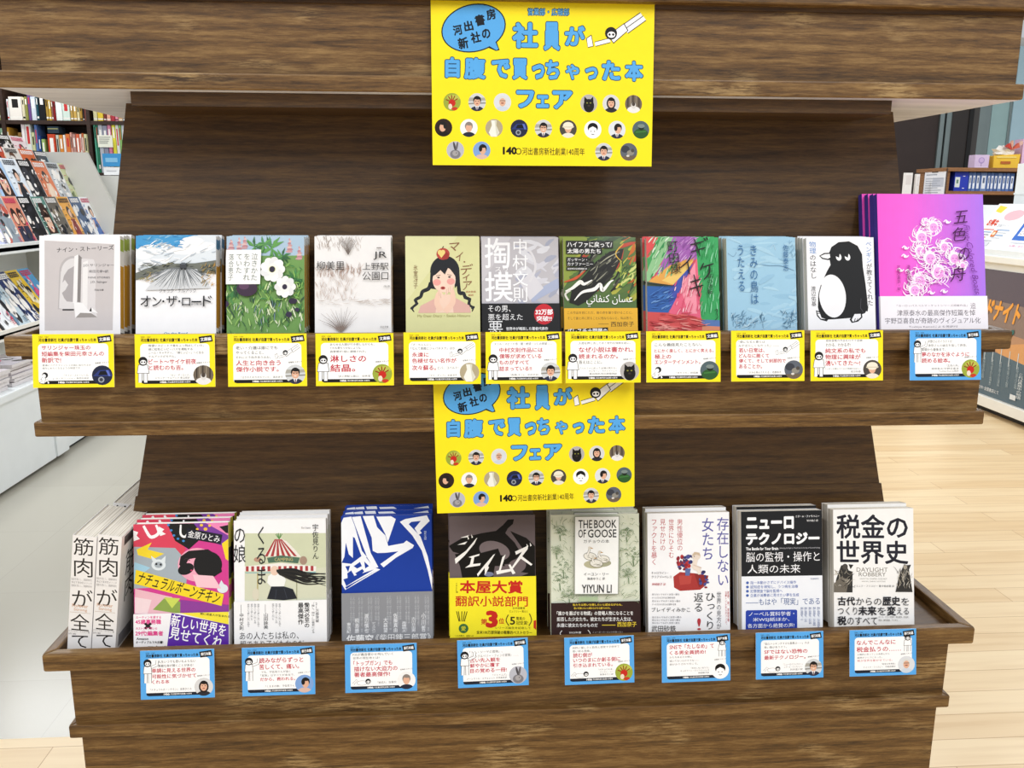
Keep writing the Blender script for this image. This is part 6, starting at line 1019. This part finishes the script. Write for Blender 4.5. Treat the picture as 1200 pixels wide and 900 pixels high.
gw, gh = (g1.x-g0.x)/2, g1.z-g0.z
m = MB(); m.fix = True; m.add([(-gw*.96, -.07, 0), (gw*.96, -.07, 0), (gw*.96, .07, 0), (-gw*.96, .07, 0), (-gw, -.075, gh*.88), (gw, -.075, gh), (gw, .075, gh), (-gw, .075, gh*.88)], [(3,2,1,0),(4,5,6,7),(0,1,5,4),(1,2,6,5),(2,3,7,6),(3,0,4,7)], hx('F2C53E'))
m.box(-gw*.45, -.078, gh*.3, gw*.3, -.0755, gh*.48, 'B8642A'); m.box(-gw*.8, -.079, gh*.72, gw*.7, -.076, gh*.82, 'F6DC7A'); m.build('bag', M_GLOSS, GB)
def blob(parent, name, cx, cy, cz, rx, ry, rz, col, mat, seed, rough=.25, su=12, sv=8):
    r = random.Random(seed); m = MB(); V, F = [], []
    for j in range(sv+1):
        for i in range(su):
            th, ph = math.pi*j/sv, 2*math.pi*i/su; k = 1+(r.uniform(-rough, rough) if 0 < j < sv else 0); V.append((cx+rx*k*math.sin(th)*math.cos(ph), cy+ry*k*math.sin(th)*math.sin(ph), cz+rz*k*math.cos(th)))
    for j in range(sv):
        for i in range(su): F.append((j*su+i, (j+1)*su+i, (j+1)*su+(i+1) % su, j*su+(i+1) % su))
    m.add(V, F, hx(col)); return m.build(name, mat, parent)
blob(GB, 'wrapping_film', gw*.05, 0, gh*1.15, gw*.78, .06, gh*.42, 'E8E4DC', M_GLOSS, 5, .3)
m = MB()
for k, (dx, dz, ax, az) in enumerate(((-.35, .1, .4, .2), (.35, .12, .4, .22), (-.1, .32, .25, .2), (.6, .35, .3, .16))):
    V = [(gw*(.35+dx*.0), -.07, gh*1.3), (gw*(.35+dx-ax*.5), -.085, gh*(1.42+dz)), (gw*(.35+dx), -.09, gh*(1.42+dz+az)), (gw*(.35+dx+ax*.5), -.075, gh*(1.34+dz))]
    m.add(V+[(x, y+.03, z) for x, y, z in V], [(0,1,2,3),(7,6,5,4),(0,4,5,1),(1,5,6,2),(2,6,7,3),(3,7,4,0)], hx(('D8483E', 'E0705E', 'E9B09A', 'F0C8BC')[k]))
m.build('ribbon', M_GLOSS, GB)
a, b = on('y', 6.1, 1196, 194.5), on('y', 6.1, 1216, 160); m = MB(); m.box(a.x, 6.1, zt_+.0005, b.x, 6.22, zt_+b.z-a.z, 'E3BFDD'); m.box(a.x+.03, 6.098, zt_+.06, b.x, 6.1, zt_+.16, '6A5AA8'); m.box(a.x, 6.097, zt_+.002, b.x, 6.1, zt_+.03, 'E86AA8'); tag(m.build('gift_box', M_CARD), 'tall pink gift box at the right edge on shelf unit', 'box')
# clipboard hanging on the unit's left end, sheets leaning beside it
cy0, cy1 = on('x', 4.03, 1083, 210).y, on('x', 4.03, 1109, 210).y
CB = thing('clipboard', 'clipboard with printed sheet hanging on the shelf unit end', 'clipboard', (4.036, (cy0+cy1)/2, 1.42))
hw = abs(cy0-cy1)/2; m = MB(); m.box(-.006, -hw, 0, 0, hw, .245, '4A3A34'); m.build('board', M_PAINT, CB)
A = Art(2*hw-.02, .215, Q(0, 0, 100, 0, 0, 100, 100, 100), step=2e-4); A.full('EDF0F8')
A.rect(8, 10, 60, 14, '9AA0B0'); A.rect(40, 24, 94, 60, 'C6CCDA')
for k in range(7): A.rect(8, 26+k*9, 90-(k*13 % 30), 29+k*9, 'A8AEBE')
m = MB(); m.box(-.0085, -hw+.01, .008, -.0062, hw-.01, .223, 'EDF0F8'); m.art(A, 0, lambda u, v, d: (-.0088-d, hw-.01-u, .008+v)); m.build('sheet', M_CARD, CB)
m = MB(); m.box(-.014, -.045, .215, -.0086, .045, .232, '2A2C34'); m.build('clip', M_PAINT, CB)
for (u0, u1, v0, lb) in ((1057.5, 1070, 202.5, 'white paper bundle standing left of the clipboard'), (1070.6, 1078.5, 204, 'second white paper bundle between bundle and clipboard')):
    a, b = on('y', 6.2, u0, 240), on('y', 6.2, u1, v0); m = MB(); m.fix = True; m.box(a.x, 6.2, 1.2505, b.x, 6.23, b.z, 'F1EEEC'); m.box(a.x+.01, 6.199, b.z-.1, b.x-.01, 6.2, b.z-.02, 'E2DCDA'); tag(m.build('paper_bundle', M_CARD), lb, 'paper')
a, b = on('y', 6.2, 1040, 240), on('y', 6.2, 1079, 240); m = MB(); m.box(a.x, 6.15, 0, b.x, 6.45, 1.25, '6A4C36'); tag(m.build('low_cabinet', M_BROWNWOOD), 'low brown cabinet beside the binder shelf unit, mostly hidden', 'cabinet')
